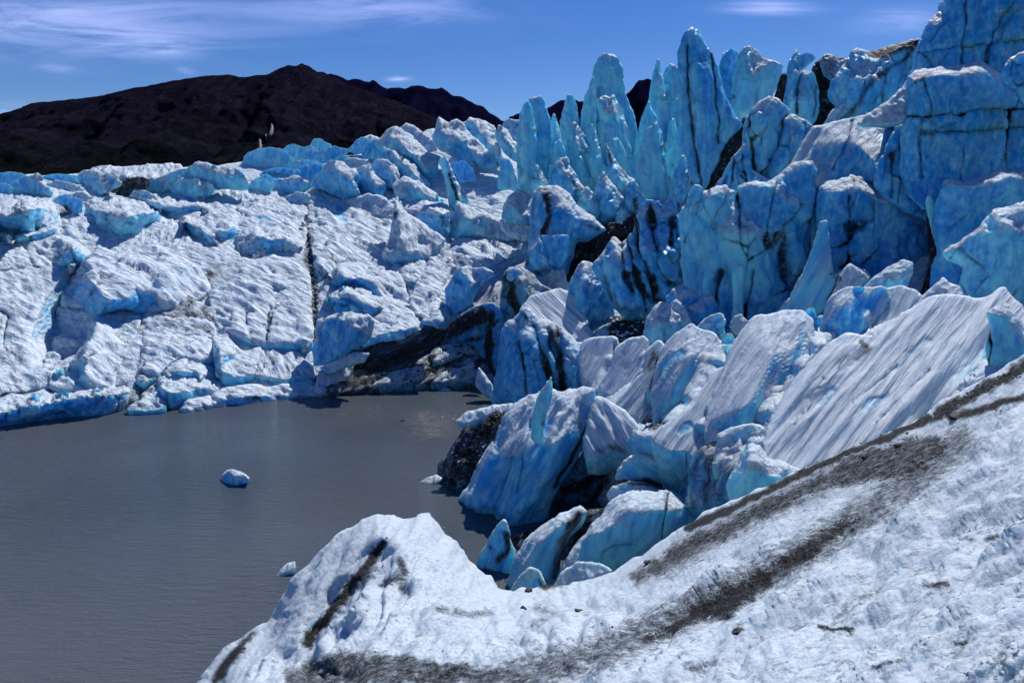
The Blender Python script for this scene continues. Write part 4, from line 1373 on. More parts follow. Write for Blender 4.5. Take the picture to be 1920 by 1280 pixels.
S('crevasse_shade', 'black crack running down between the humped wall and tilted block', 'crevasse', None,
  '1740,400 1752,400 1764,450 1762,520 1748,560 1730,580 1716,585 1736,540 1748,480', 47, d0=1.3, crust=-.6, rough=.6)  # black body stands in for the deep shade inside the crack
hk = S('ice_block', 'hooked turquoise ice block with a beak pointing at the humped wall', 'ice block', GW,
  '1770,478 1785,462 1815,445 1845,420 1865,395 1895,388 1925,378 1990,370 1990,600 1920,600 1870,588 1838,576 1798,574 1796,556 1802,530 1809,502 1795,490', 34, lean=8, yaw=-24, tint=.7, rnd=.5, crust=-.02, scal=1.6, ridges=['1860,402,.5 1868,440,1.2 1870,540,1.4', '1900,392,.5 1940,430,1.4'])
# ---- apron of ribbed lobes
A1 = S('ice_lobe', 'largest ribbed white ice lobe with small blue melt pockets', 'ice lobe', GL,
  '1437,835 1455,790 1480,742 1500,712 1530,680 1560,652 1580,641 1600,636 1640,640 1660,620 1690,600 1720,580 1745,564 1790,560 1830,566 1860,560 1880,548 1905,575 1925,602 1990,650 1990,690 1940,720 1880,740 1830,765 1790,790 1740,820 1700,840 1640,862 1580,880 1530,895 1480,890 1450,880', 20.5, lean=52, yaw=-28, flow=126, crust=.2, tint=.6,
  ice=['w9 s.65:1535,762 1548,745 1560,738', 'w9 s.65:1622,775 1640,758 1662,742', 'w6 s.6:1592,692 1610,680', 'w9 s.6:1705,665 1720,650 1738,640', 'poly s.65:1722,778 1745,748 1775,712 1810,680 1845,655 1858,690 1810,730 1760,775', 'w8 s.5:1660,720 1680,700', 'w7 s.4:1520,700 1545,690'],  # melt pockets; the polygon paints a shaded flank blue
  dirt=['w8 s.75:1615,640 1630,655 1605,670', 'w7 s.6:1700,665 1725,640 1745,632', 'w5 s.6:1575,690 1590,665', 'w4 s.6:1640,748 1655,738', 'w10 s.35:1660,610 1700,590', 'w12 s.4:1560,855 1520,870'],
  cracks=['w3 s.5:1600,760 1680,690', 'w3 s.35:1490,800 1540,720', 'w3 s.3:1640,800 1740,700'])
S('ice_block', 'smooth cyan ice lump at the top corner of the largest lobe', 'ice block', GC,
  '1848,655 1858,610 1852,586 1872,574 1890,578 1908,594 1928,622 1990,650 1990,720 1920,690 1870,700 1855,680', 21, lean=18, yaw=-18, tint=.9, crust=.05, rnd=.5, cracks=['w4:1850,612 1860,650 1854,690'])
S('ice_lobe', 'steep panel of ribbed ice with a blue shaded middle', 'ice lobe', GL,
  '1536,662 1548,605 1563,562 1590,545 1640,545 1657,545 1662,562 1648,600 1630,642 1600,648 1575,655 1550,668', 35, lean=24, yaw=-26, flow=118, tint=.2, crust=.05, ice=['poly s.8:1546,655 1566,600 1600,552 1640,552 1625,600 1592,640 1562,660'], ridges=['1600,550,.5 1590,600,1.2'])  # the ice polygon paints the panel's shaded middle blue
S('ice_lobe', 'rounded ribbed panel between the blue shaded panel and a dirty gap', 'ice lobe', GL,
  '1622,650 1645,592 1660,550 1690,543 1710,549 1724,562 1714,592 1692,618 1662,642 1640,655', 34, lean=40, yaw=-26, flow=118, crust=.2, dirt=['w6 s.9:1722,565 1710,592 1690,618', 'w5 s.6:1672,640 1660,630'], cracks=['w3 s.7:1655,552 1640,600 1625,640'])
S('ice_chunk', 'wedge shaped white ice chunk perched at the foot of the humped wall', 'ice chunk', GC,
  '1612,552 1640,518 1652,510 1695,488 1712,494 1706,520 1698,545 1672,552 1650,560', 39, lean=34, yaw=-15, crust=.3, flow=150, ridges=['1690,492,.5 1672,525,1'])
S('ice_chunk', 'peaked grey ice chunk beside the striated ramp', 'ice chunk', GC,
  '1560,562 1575,518 1593,497 1612,508 1628,522 1602,540 1578,562', 42, lean=30, crust=.3, d0=.2, dirt=['w4 s.8:1578,520 1565,550', 'w4 s.7:1598,525 1620,518'])
S('ice_chunk', 'low white ice tails fanning out below the hooked block', 'ice chunk', GC,
  '1712,575 1740,550 1768,522 1776,530 1796,538 1802,556 1792,574 1750,582', 33, lean=46, yaw=-25, flow=128, crust=.35)
S('ice_lobe', 'steep fluted ice lobe with a smooth blue edge in mid slope', 'ice lobe', GL,
  '1326,800 1345,742 1360,702 1375,657 1395,622 1420,598 1440,596 1470,589 1500,590 1516,602 1520,645 1515,690 1488,735 1464,766 1444,788 1420,806 1390,830 1372,860 1345,872 1334,830', 28.5, lean=44, yaw=-24, flow=118, crust=.2, tint=.55, ridges=['1470,592,.5 1450,660,1.6 1400,760,1.4', '1500,600,.6 1482,660,.8'], ice=['poly s.85:1500,625 1516,640 1512,690 1480,740 1448,780 1425,785 1455,735 1485,690'], dirt=['w6 s.4:1360,820 1350,850'], tints=['w8 s.6:1368,690 1375,672'])  # the ice polygon puts shade on the right flank as blue colour
S('ice_strip', 'narrow leaning ice strip beside the steep fluted lobe', 'ice strip', None,
  '1368,688 1384,642 1404,602 1420,592 1421,606 1404,646 1388,672', 37, lean=28, yaw=-20, crust=.2, dirt=['w4 s.8:1420,600 1404,645 1392,668'])
S('dirty_pillar', 'dirty grey pillar of ice in the dark slot between two lobes', 'ice pillar', None,
  '1502,655 1504,604 1512,580 1525,578 1532,600 1530,645 1524,690 1508,702', 35.5, d0=.55, tint=.3, crust=-.1, dirt=['w8 s1.0:1508,610 1512,660 1515,690'])
S('ice_chunk', 'mottled ice rubble filling the slot behind the dirty pillar', 'ice chunk', GC,
  '1522,612 1538,592 1556,598 1550,640 1536,680 1516,706 1520,650', 38, d0=.35, tint=.3, crust=0, lean=20)
S('dirty_ridge', 'thin dirt streaked ridge between the fluted lobe and the largest lobe', 'ice ridge', None,
  '1418,850 1436,804 1468,750 1500,702 1528,656 1546,640 1553,656 1532,684 1506,720 1482,764 1452,816 1434,856', 25.5, lean=44, yaw=-30, flow=120, d0=.3, crust=.2, dirt=['w5 s.9:1490,742 1460,790 1438,830', 'w6 s.7:1462,772 1445,800'])
S('ice_lobe', 'smooth blue bellied ice lobe left of the steep fluted lobe', 'ice lobe', GL,
  '1232,785 1228,735 1236,692 1248,655 1273,628 1295,616 1310,624 1336,630 1352,655 1364,668 1348,700 1332,730 1312,758 1290,778 1258,795', 37.5, lean=34, yaw=-28, flow=122, crust=.12, tint=.7, ice=['poly s.8:1240,768 1272,710 1322,665 1345,672 1308,735 1268,778', 'w10 s.8:1245,690 1262,670 1275,662', 'w8 s.6:1285,640 1300,632'], ridges=['1296,620,.5 1290,670,1.4 1265,740,1.2'])  # the ice polygon paints the shaded belly blue
S('ice_lobe', 'white ribbed ice lobe descending to the promontory', 'ice lobe', GL,
  '1228,822 1258,796 1300,765 1338,706 1354,694 1358,722 1348,765 1338,805 1342,866 1325,875 1290,842 1258,840', 30.5, lean=46, yaw=-26, flow=122, crust=.2, dirt=['w4 s.9:1350,710 1342,760 1332,790', 'w7 s.9:1332,785 1340,830 1338,862', 'w5 s.5:1292,772 1310,762'], ice=['w9 s.8:1275,812 1292,798'])
S('ice_block', 'low white ice saddle under the steep fluted lobe', 'ice block', GC,
  '1338,872 1348,815 1378,800 1420,795 1438,808 1424,840 1402,862 1380,886 1350,895', 25.5, lean=44, yaw=-20, flow=130, crust=.2, tint=.8, ice=['w8 s.6:1385,815 1410,805'], dirt=['w5 s.8:1440,810 1420,838'])
S('ice_block', 'fluted cyan ice stump at the lower end of the largest lobe', 'ice block', GC,
  '1362,915 1374,880 1394,846 1410,832 1426,835 1442,856 1484,872 1505,884 1484,915 1430,945 1378,950', 19.5, lean=22, yaw=-18, tint=.95, crust=.05, flow=95, ridges=['1410,836,.5 1402,880,1', '1440,860,.5 1450,900,.6'], rnd=.4)
S('ice_lobe', 'square ribbed ice panel beside the blue curtain', 'ice lobe', GL,
  '1092,668 1098,645 1112,640 1150,637 1157,662 1148,712 1128,722 1104,716 1094,692', 52, lean=36, yaw=-24, flow=118, crust=.2, cracks=['w3 s.7:1154,645 1148,680 1142,712'])
S('ice_lobe', 'fan of ribbed ice right of the square ribbed panel', 'ice lobe', GL,
  '1130,728 1150,690 1162,655 1182,642 1204,637 1214,650 1218,672 1208,705 1175,732 1145,736', 48, lean=36, yaw=-24, flow=122, crust=.2)
S('ice_lobe', 'dirty edged ice lobe between the ribbed fan and the blue bellied lobe', 'ice lobe', GL,
  '1160,760 1190,722 1212,700 1218,660 1235,645 1246,660 1236,700 1232,750 1235,785 1205,790 1180,780', 43, lean=36, yaw=-24, flow=125, crust=.15, d0=.15, dirt=['w9 s.8:1228,660 1218,690', 'w6 s.7:1225,740 1215,770'])
S('ice_mound', 'lumpy white rubble ice mound in front of the veined wall', 'ice mound', GC,
  '1205,650 1212,600 1228,575 1245,565 1262,570 1268,562 1280,572 1292,600 1290,625 1272,640 1262,660 1240,662 1218,668', 52, lean=24, crust=.15, scal=2.4, flow=105, dirt=['w6 s.6:1275,605 1288,622', 'w5 s.5:1250,640 1240,655'], ridges=['1250,568,.5 1245,610,1.4'])
S('ice_chunk', 'striped ice boulder at the foot of the veined wall', 'ice chunk', GC,
  '1300,622 1318,602 1336,590 1352,590 1360,602 1358,625 1346,640 1330,632 1312,630', 49, lean=22, crust=.1, flow=140, tint=.6, dirt=['w4 s.8:1340,612 1348,630'])
S('ice_chunk', 'small grooved ice stub below the striped boulder', 'ice chunk', GC,
  '1346,655 1352,638 1362,628 1372,626 1378,640 1376,660 1360,668', 46, tint=.9, flow=100, crust=.05)
S('rubble_heap', 'small heap of white ice rubble under the glassy streak', 'rubble', None,
  '1368,612 1378,594 1390,590 1398,602 1394,620 1380,626', 50, lean=30, d0=.35, crust=.5, scal=2.5)
S('ice_chunk', 'shadowed blue ice boulders heaped before the veined wall', 'ice chunk', GC,
  '1236,600 1250,560 1268,538 1290,540 1310,556 1335,555 1345,580 1330,600 1300,615 1290,600 1275,575 1255,575', 55, lean=20, tint=.12, crust=-.3, ridges=['1265,545,.5 1275,570,1.4', '1315,560,.5 1315,590,1.4'])
# ---- folded dark ice in the middle
S('ice_wall', 'blue ice curtain with dark vertical folds standing in the lake corner', 'ice wall', GW,
  '924,756 930,705 936,662 942,622 950,606 966,598 985,578 993,582 1010,597 1030,602 1052,611 1080,640 1107,646 1100,700 1122,738 1100,746 1060,752 1020,770 985,776 945,770', 63, lean=7, yaw=-16, tint=.12, rnd=.7, T=5, crust=-.1, flow=92,
  ridges=['952,612,.6 946,680,1.6 938,752,1', '986,582,.5 982,640,2.4 978,760,2.6', '1020,606,.6 1028,680,2.4 1022,762,2.2', '1066,632,.6 1076,690,2.2 1082,745,1.6'],
  cracks=['w5:974,640 984,690 990,752', 'w6:1000,615 1016,662 1036,712 1044,745', 'w6:1045,615 1050,672 1056,745', 'w4 s.8:1026,618 1036,660 1046,690'], dirt=['w9 s1.0:1030,612 1046,650 1054,735', 'w6 s.7:1004,640 1022,690'])
S('ice_lobe', 'striated white ice cap behind the blue curtain', 'ice lobe', GL,
  '982,584 1000,561 1028,555 1050,549 1082,564 1090,592 1104,628 1108,648 1082,640 1050,610 1010,598', 70, lean=42, yaw=-15, flow=45, crust=.2)
S('ice_peak', 'pointed blue ice peak with a white striped flank behind the curtain', 'ice peak', GC,
  '1056,572 1068,532 1084,500 1094,489 1110,494 1132,520 1147,560 1150,590 1128,602 1104,618 1086,596', 76, lean=8, yaw=-12, tint=.4, ridges=['1094,492,.5 1094,535,2.4 1090,595,3'], crust=.1, flow=110)
S('ice_wall', 'dark veined folded ice wall in the middle below the spires', 'ice wall', GW,
  '1110,498 1138,468 1150,448 1166,458 1186,440 1196,402 1216,382 1246,394 1276,400 1288,445 1294,525 1284,570 1250,592 1210,602 1176,598 1148,572 1130,530', 71, lean=7, yaw=-10, tint=.28, flow=70, rough=1.3,
  ridges=['1152,452,.6 1160,500,2.6 1172,570,3', '1200,410,.6 1205,480,2.6 1215,570,3', '1246,398,.6 1248,480,2.4 1252,570,2.6', '1276,404,.5 1276,480,1.6'],
  cracks=['w4.5:1180,450 1188,500 1202,540 1212,580', 'w4.5:1192,410 1196,460 1215,510 1228,545', 'w5:1222,395 1226,450 1236,500 1256,530', 'w4.5:1262,405 1258,450 1270,500 1262,545', 'w4 s.8:1165,462 1172,510 1185,545', 'w4:1230,470 1260,490 1282,470'],
  dirt=['w14 s.85:1215,555 1245,570 1275,540', 'w9 s.8:1218,385 1222,430', 'w9 s.7:1275,470 1285,520', 'w10 s.7:1130,520 1160,580'])
S('ice_hummock', 'dirt banded ice knob in the row above the folded wall', 'ice hummock', GC,
  '1196,420 1200,385 1212,376 1236,380 1244,398 1236,428 1214,436', 80, tint=.3, d0=.25, dirt=['w6 s1.0:1205,395 1232,398', 'w5 s.9:1238,388 1236,425'])
S('ice_hummock', 'rounded snow topped ice knob beside the thumb shaped knob', 'ice hummock', GC,
  '1238,412 1244,382 1256,368 1268,372 1278,390 1276,420 1262,446 1246,440', 76, tint=.4, dirt=['w5 s.9:1276,385 1270,430', 'w5 s.8:1240,405 1250,440'], ridges=['1258,371,.5 1256,410,1.5'])
arch = S('ice_block', 'humped deep blue ice block streaked black on its shaded end', 'ice block', GC,
  '994,452 996,392 1000,363 1012,352 1030,350 1050,352 1068,364 1082,384 1098,400 1122,415 1134,430 1112,446 1080,456 1062,512 1030,512 1004,502 988,486', 89, lean=8, yaw=-14, tint=.2, rnd=1.2,
  ridges=['1014,355,.8 1022,400,2.4 1018,450,2.4', '1040,356,1 1052,390,3 1050,450,3', '1080,390,.8 1085,420,2'], dirt=['w8 s1.1:1022,358 1028,400 1020,450', 'w5 s.7:1000,370 1002,420 1000,450', 'w7 s.8:1098,420 1120,428', 'w6 s.5:1045,356 1070,380'], crust=-.1)
part('ice_slab', arch, '1012,444 1030,440 1066,442 1064,482 1046,506 1024,500 1008,490', 85, lean=-4, tint=.1, crust=-.3)
part('ice_wedge', arch, '982,506 990,472 1004,456 1012,445 1022,470 1030,498 1042,510 1012,518', 84, tint=.3, ridges=['1012,448,.4 1014,480,1.2'], dirt=['w8 s.8:1030,505 1005,512', 'w6 s.8:988,480 990,500'])
S('crevasse_shade', 'black cave like hollow between the humped block and folded wall', 'crevasse', None,
  '1058,520 1066,470 1082,440 1110,430 1140,424 1165,420 1200,400 1205,430 1160,445 1148,478 1116,496 1094,512 1076,556 1052,560 1046,540', 91, d0=1.3, crust=-.6, rough=1.2)  # black body puts the cave's deep shade into its colour
S('debris_ledge', 'grey rocky debris ledge below the humped blue block', 'debris ledge', None,
  '1012,532 1028,508 1056,505 1064,532 1060,556 1030,552', 82, lean=35, d0=.45, crust=.4, scal=2)
dr = S('dirty_boulder', 'dark dirt plastered ice boulder with a blue rounded head', 'ice boulder', None,
  '938,590 942,530 950,508 962,502 978,504 1002,516 1014,532 1040,550 1022,566 992,580 972,600 948,602', 80, lean=18, yaw=-15, d0=.6, crust=.1, dirt=['w13 s1.2:960,515 958,560 970,580', 'w9 s.9:948,520 945,560'], ridges=['962,505,.6 975,530,2.2 990,560,2'])
part('ice_head', dr, '950,522 954,506 962,502 974,504 980,514 968,520 958,528', 78.5, lean=20, tint=.3, crust=.1)
S('shadow_gully', 'black and blue gully dropping to the lake beside the curtain', 'ice gully', None,
  '800,640 840,612 880,582 922,566 940,585 950,622 938,682 930,735 905,700 893,655 868,640 830,650', 77, lean=6, yaw=-20, d0=.55, tint=.1, crust=-.4, dirt=['w22 s1.3:820,635 860,612 900,590', 'w12 s1.2:920,590 915,640 918,700', 'w6 s1.0:870,640 905,632 935,600'], rough=1.3)  # dirt strokes blacken the gully in place of its shadow
S('ice_fan', 'small pale ice fan at the waterline under the black gully', 'ice fan', None,
  '893,724 898,690 906,700 922,722 932,748 934,762 918,748 904,735', 67, lean=30, crust=.3, flow=60, scal=2)

# ---- the folded ice sheet that the ribbed lobes rise from
_sx, _sy, _sd = [], [], []
for o in APRON:
    v = np.zeros(len(o.data.vertices) * 3, np.float32)
    o.data.vertices.foreach_get('co', v)
    v = v.reshape(-1, 3).astype(float)
    qx, qy = project(v)
    m = np.arange(0, int(len(v) * .8), max(1, len(v) // 60))
    _sx.append(qx[m])
    _sy.append(qy[m])
    _sd.append(v[m, 1])
_sx, _sy, _sd = np.concatenate(_sx), np.concatenate(_sy), np.concatenate(_sd)


def apronY(px, py):
    px, py = np.asarray(px, float), np.asarray(py, float)
    out = np.zeros(len(px))
    for i in range(0, len(px), 2000):
        d2 = (px[i:i + 2000, None] - _sx) ** 2 + (py[i:i + 2000, None] - _sy) ** 2
        w = 1.0 / (d2 + 240.0) ** 2
        out[i:i + 2000] = (w * (1.0 / _sd)).sum(1) / w.sum(1)
    return 1.0 / out + .55


B('ice_apron', '1096,672 1160,660 1225,655 1262,650 1300,640 1345,650 1390,640 1460,615 1530,612 1590,590 1640,575 1700,548 1740,562 1800,567 1880,562 1990,640 1990,705 1900,760 1800,805 1700,850 1600,885 1500,915 1420,950 1360,978 1300,988 1240,962 1190,905 1150,835 1118,765',
  base=apronY, flow=122, flute=.6, lam_min=1.0, scal=.2, chip=.5, rough=.9, aniso=5.0, crust=.2, tint=.6, rnd=.3, T=3, smooth=0, kind='structure', back=False,
  dirt=['w7 s1.1:1354,694 1344,760 1336,800 1338,880', 'w7 s1.1:1548,642 1500,706 1460,780 1430,850', 'w6 s1.0:1722,562 1712,592 1690,618 1650,648', 'w8 s1.0:1232,650 1226,700 1228,790', 'w7 s.8:1156,645 1148,700', 'w12 s.8:1220,800 1260,795', 'w10 s.8:1340,890 1400,880'])

# more of the same ice beyond the picture's edge
B('ice_wall', '1955,345 2150,330 2450,350 2750,330 2850,500 2700,760 2300,700 1955,620', Y=40, lean=10, yaw=-20, parent=core, step=14, tint=.3, crust=-.1)

# ------------------------------------------------------------------ promontory of ice and debris standing in the lake
def empty(name, loc, label, cat, group=None):
    o = link(name, None, label=label, cat=cat, group=group)
    o.empty_display_size = .5
    return o


pr = empty('ice_promontory', (0, 0, 0), 'blue and white ice promontory with black debris flank jutting into the lake', 'promontory')
part('ice_base', pr, '886,1066 908,1022 940,1005 980,1000 1030,985 1075,968 1130,950 1180,940 1250,938 1320,965 1345,990 1285,1042 1180,1082 1080,1117 960,1122 900,1104', 35.5, lean=18, yaw=-20, d0=.95, tint=.1, crust=-.1, rough=1.2)
part('debris_flank', pr, '790,905 815,893 830,870 850,835 870,802 892,782 922,766 952,768 960,790 944,822 930,862 905,902 884,945 862,938 828,925', 44, lean=34, yaw=-38, d0=.85, crust=.1, flow=118, rough=1.5, scal=1.5, dirt=['w20 s1.1:930,780 890,830 860,880', 'w12 s.3:900,870 880,920'], ice=['w10 s.6:905,880 890,920'], ridges=['915,775,.6 890,840,1.2 860,910,.8'])
part('ice_flank', pr, '856,938 884,902 905,862 930,830 946,792 960,766 985,745 1010,735 1035,729 1062,735 1095,728 1113,729 1114,760 1104,802 1078,862 1054,905 1028,962 1016,1000 1004,1045 965,1062 930,1045 908,1008 894,968', 40.5, at=(922, 1000), lean=26, yaw=-26, flute=.32, aniso=3.0, flow=116, tint=.25, crust=.08, rough=1.3, scal=1.8,
     ridges=['960,770,.8 935,850,2 905,945,1.4', '1000,740,.6 985,850,2.6 965,975,1.6', '1060,738,.6 1040,830,2 1010,930,2'], cracks=['w5:1112,762 1088,818 1062,872 1040,912', 'w3 s.6:1000,790 985,850 970,920', 'w3 s.5:960,860 935,930'],
     ice=['w14 s.8:1025,800 1000,880', 'w12 s.7:940,870 905,940', 'w10 s.6:1075,800 1050,860'], tints=['w12 s.5:990,760 985,800'])
part('ice_spike', pr, '995,822 999,775 1010,742 1025,716 1033,706 1037,728 1027,770 1012,836', 38.5, lean=6, yaw=-20, tint=.9, crust=.15, ridges=['1031,710,.3 1016,770,.8'])
part('ice_cap', pr, '1092,835 1106,770 1114,740 1140,749 1170,770 1200,800 1226,835 1245,866 1215,880 1180,858 1150,848 1125,858 1100,866', 37.5, lean=40, yaw=-10, flute=.32, aniso=3.0, flow=60, crust=.25, tint=.8, scal=1.8, dirt=['w10 s.6:1120,845 1150,838 1185,850'])
part('shaded_debris_core', pr, '1036,950 1056,905 1082,868 1104,838 1150,832 1195,842 1200,866 1160,888 1140,925 1112,965 1066,998 1040,985', 42, lean=10, grow=8, d0=.72, crust=-.1, tint=.1, dirt=['w16 s1.2:1060,920 1100,905 1140,880', 'w14 s1.1:1100,950 1130,910', 'w12 s.3:1080,870 1090,850'], rough=1.4)  # brown-grey debris, darkened further to stand for a shaded hollow
part('ice_arch', pr, '1152,895 1168,862 1210,847 1245,851 1282,870 1312,910 1345,942 1328,965 1290,940 1250,915 1210,905 1178,912', 33.0, lean=26, yaw=-12, tint=.6, crust=.1, flute=.32, aniso=3.0, flow=30, dirt=['w8 s1.1:1165,905 1210,902 1250,914 1290,940 1322,962', 'w6 s.4:1240,870 1275,890'], ridges=['1210,850,.6 1245,875,1 1300,925,.8'])
part('ice_arch', pr, '1136,930 1150,911 1180,902 1220,906 1262,918 1300,948 1322,968 1285,970 1240,942 1180,948 1146,945', 32, lean=24, tint=.5, crust=.2, d0=.38, flute=.32, aniso=3.0, flow=25, dirt=['w5 s.9:1170,905 1215,907 1258,920', 'w5 s.7:1265,922 1305,955'])
part('ice_dome', pr, '1036,1100 1058,1055 1088,1012 1118,972 1148,937 1180,922 1220,918 1260,919 1292,950 1306,975 1275,1010 1220,1050 1165,1080 1110,1095 1080,1105', 29, lean=24, yaw=-14, tint=.9, crust=.0, rnd=.9, flute=.32, aniso=3.0, flow=110, ridges=['1180,926,.8 1160,960,1.4 1120,1000,1.6', '1240,924,.8 1235,960,1.4 1215,1000,1.2'], cracks=['w3.5 s.5:1128,1034 1155,1022 1186,1018', 'w2.6:1254,925 1247,962 1240,1008'], ice=['poly s.4:1090,1090 1130,1000 1240,970 1280,985 1200,1050'])
part('ice_chunk', pr, '950,1105 963,1052 984,1012 1010,986 1050,965 1088,948 1100,958 1092,982 1068,1004 1054,1036 1044,1095 1000,1110', 31, lean=20, yaw=-24, tint=.85, crust=.1, rnd=.6, flute=.3, aniso=3.0, flow=115, dirt=['w14 s1.0:1088,965 1060,1010 1044,1080', 'w6 s.8:1040,905 1020,950'], ridges=['1050,970,.6 1020,1010,1.2 985,1080,1.2'])
part('ice_stub', pr, '894,1054 915,1010 930,985 946,973 952,985 957,1010 967,1032 958,1075 948,1100 922,1098 905,1075', 33, lean=14, yaw=-20, tint=.7, crust=-.05, dirt=['w9 s1.0:948,1000 950,1030 935,1050', 'w5 s.9:917,1023 920,1028', 'w9 s.9:910,1070 935,1080'])
part('ice_ledge', pr, '854,790 880,770 930,759 962,755 958,770 905,785 872,797', 46.5, lean=50, crust=.4)
part('slush_shelf', pr, '786,905 800,893 818,890 830,898 815,908', 45.5, lean=60, crust=.3, d0=.4)
part('ice_lump', pr, '955,1112 972,1080 996,1062 1014,1072 1026,1098 1020,1120', 24.5, lean=24, crust=.2, tint=.7, dirt=['w5 s.8:1010,1085 1018,1098'])
part('ice_lump', pr, '1036,1100 1056,1068 1085,1051 1118,1054 1148,1070 1130,1095 1090,1112', 23, lean=34, crust=.25, tint=.5, scal=2)

# ------------------------------------------------------------------ the near ice the photographer stands on
FS = B('ice_slope', '330,1420,12.5 340,1310,15.5 372,1280,17 420,1215,18 470,1178,19 500,1160,19.2 545,1092,19.3 600,1032,19.8 650,990,20 700,966,20.2 740,963,20.5 780,974,20.6 802,967,20.8 822,978,20.6 850,1020,20.2 890,1060,20 920,1080,20 930,1103,19.5 965,1108,19 1000,1104,18.8 1050,1096,18.5 1100,1086,18.2 1150,1070,17.8 1200,1042,17.3 1260,1002,16.7 1320,962,16.2 1400,926,15.4 1470,896,14.8 1540,862,14.3 1600,840,14 1680,806,13.6 1740,775,13.2 1780,745,13 1830,715,12.7 1880,690,12.4 1920,664,12.2 2010,620,11.8 2100,700,10.5 2160,1000,6.5 2200,1420,3.6 1700,1420,4 1200,1420,4.8 800,1420,6.8',
       base='abs', flow=148, crust=.5, d0=.38, rnd=.5, T=3, rough=.55, raniso=4.0, lam_min=.6, back=False, scal=.12, soft=17.0, folds=[(20, 260, 62, 148, '1100,1420 1080,1200 1200,1090 1500,930 2200,600 2300,1420'), (11, 90, 30, 146, None), (22, 60, 48, 0, '880,1110 1000,1090 1150,1090 1200,1130 1150,1210 1000,1240 900,1200'), (22, 200, 42, 118, '330,1320 420,1190 560,1060 700,950 840,960 940,1090 860,1130 700,1200 560,1320')], tx=.06, aniso=1.0, attr_world=True, flow_at=(1500, 1080), chip=.0, cups=.0, bumpk=.13, kind='structure', step=3.6, smooth=14, tint=.75, jag=.7,
       ridges=['600,1110,17.2 660,1060,17.6 715,1000,18.2', '690,1030,18.6 640,1110,17.6 590,1190,16.5 555,1240,15.6', '560,1180,16 500,1240,15.6 430,1290,15', '720,1090,15.8 760,1040,16.8 800,1010,18', '620,1240,12.5 700,1190,12.6 800,1130,14 860,1090,16',
               '700,1290,9.5 900,1230,10 1100,1180,10.2', '1000,1160,13 1150,1120,13 1300,1050,12.6 1450,980,12 1600,920,11.5 1750,850,11 1900,760,10.6', '1040,1230,9 1200,1180,9.2 1400,1090,9.2 1560,1010,9.3 1720,930,9 1900,840,8.6',
               '1150,1290,6.5 1350,1240,6.6 1550,1160,6.8 1750,1060,6.9 1930,960,6.9', '1400,1310,5.2 1650,1230,5.4 1930,1120,5.4'],
       dirt=['w56 s.72:960,1270 1120,1225 1300,1140 1460,1060 1600,975 1720,890 1800,830', 'w44 s.68:1240,1060 1400,970 1560,895 1720,840', 'w10 s1.35:718,1018 700,1045 670,1080 640,1120 605,1165 575,1205', 'w16 s0.78:690,1070 655,1110 620,1150', 'w12 s1.17:450,1215 425,1245 405,1275', 'w9 s0.91:475,1188 450,1210',
             'poly s0.81:520,1262 580,1232 660,1215 760,1222 860,1240 960,1250 1060,1262 960,1290 800,1290 640,1290 540,1300', 'w14 s0.72:880,1255 980,1265', 'w14 s0.65:820,1140 870,1150 920,1150', 'w14 s0.78:720,1095 750,1080 760,1110', 'w10 s0.91:760,1075 750,1050',
             'w9 s1.23:1020,1098 1060,1092', 'w9 s1.35:1290,990 1380,948 1460,908 1530,875 1600,845 1680,811 1740,782', 'poly s1.35:1735,785 1790,745 1850,715 1930,668 2010,640 2010,668 1930,700 1860,730 1800,762 1750,800',
             'poly s0.88:1180,1075 1270,1010 1380,960 1480,912 1590,855 1690,820 1765,815 1780,850 1720,900 1640,905 1540,920 1440,975 1330,1030 1240,1080 1190,1100', 'poly s0.72:1590,870 1660,840 1740,835 1740,870 1680,895 1600,900',
             'poly s1.10:1190,1200 1260,1165 1320,1120 1390,1080 1450,1050 1500,1015 1570,975 1630,960 1600,990 1560,1020 1530,1050 1470,1080 1420,1120 1370,1155 1300,1175 1230,1205', 'poly s0.65:1010,1265 1080,1225 1180,1195 1290,1165 1260,1195 1150,1235 1050,1275',
             'w9 s1.17:1780,782 1850,764 1920,742', 'w10 s0.59:1560,1165 1600,1130 1650,1105', 'w5 s1.04:1535,1172 1560,1180 1600,1176', 'w6 s1.04:1735,1098 1775,1092', 'w6 s0.78:1640,1250 1670,1240', 'w12 s0.65:1290,1255 1340,1240', 'w16 s0.59:1000,1140 1040,1150 1000,1170', 'w5 s0.91:1790,1205 1810,1203', 'w14 s0.52:960,1200 1020,1215', 'w5 s0.91:1375,1185 1395,1178', 'w7 s0.78:1850,1010 1870,1004', 'w6 s0.65:1800,1005 1820,1010'],
       ice=['w10 s.55:755,1000 770,1030', 'w9 s.5:630,1120 600,1150', 'w9 s.6:870,1070 890,1075', 'w14 s.4:1580,1140 1610,1110', 'w12 s.45:1480,1010 1560,975', 'w20 s.35:1130,1230 1260,1195', 'w9 s.45:600,1060 630,1040', 'w12 s.3:980,1180 1040,1160'])

B('slope_flank', '1975,640,12.0 2010,622,11.9 2400,470,12.8 2900,330,13.5 3000,900,7.5 3000,1420,3.4 2180,1420,3.8 2120,1000,6.9 2060,760,10.2', base='abs', parent=FS, step=14, flow=148, crust=.5, d0=.38, rnd=.01, T=3, rough=.4, raniso=4.0, back=False, scal=.1, chip=0, tx=.06, cups=0, bumpk=.22, attr_world=True, lam_min=.6)

# ------------------------------------------------------------------ floating ice
GI = 'ice floating in the lake'


def floe(outline, label, lean, yaw, **k):
    p = pts(outline)
    low = p[np.argmax(p[:, 1])]
    Yw = float(waterY(low[0], low[1] - 2))
    return B('ice_floe', outline, Y=Yw, lean=lean, yaw=yaw, label=label, cat='ice floe', group=GI, step=2.0, rnd=.18, jag=.4, **k)


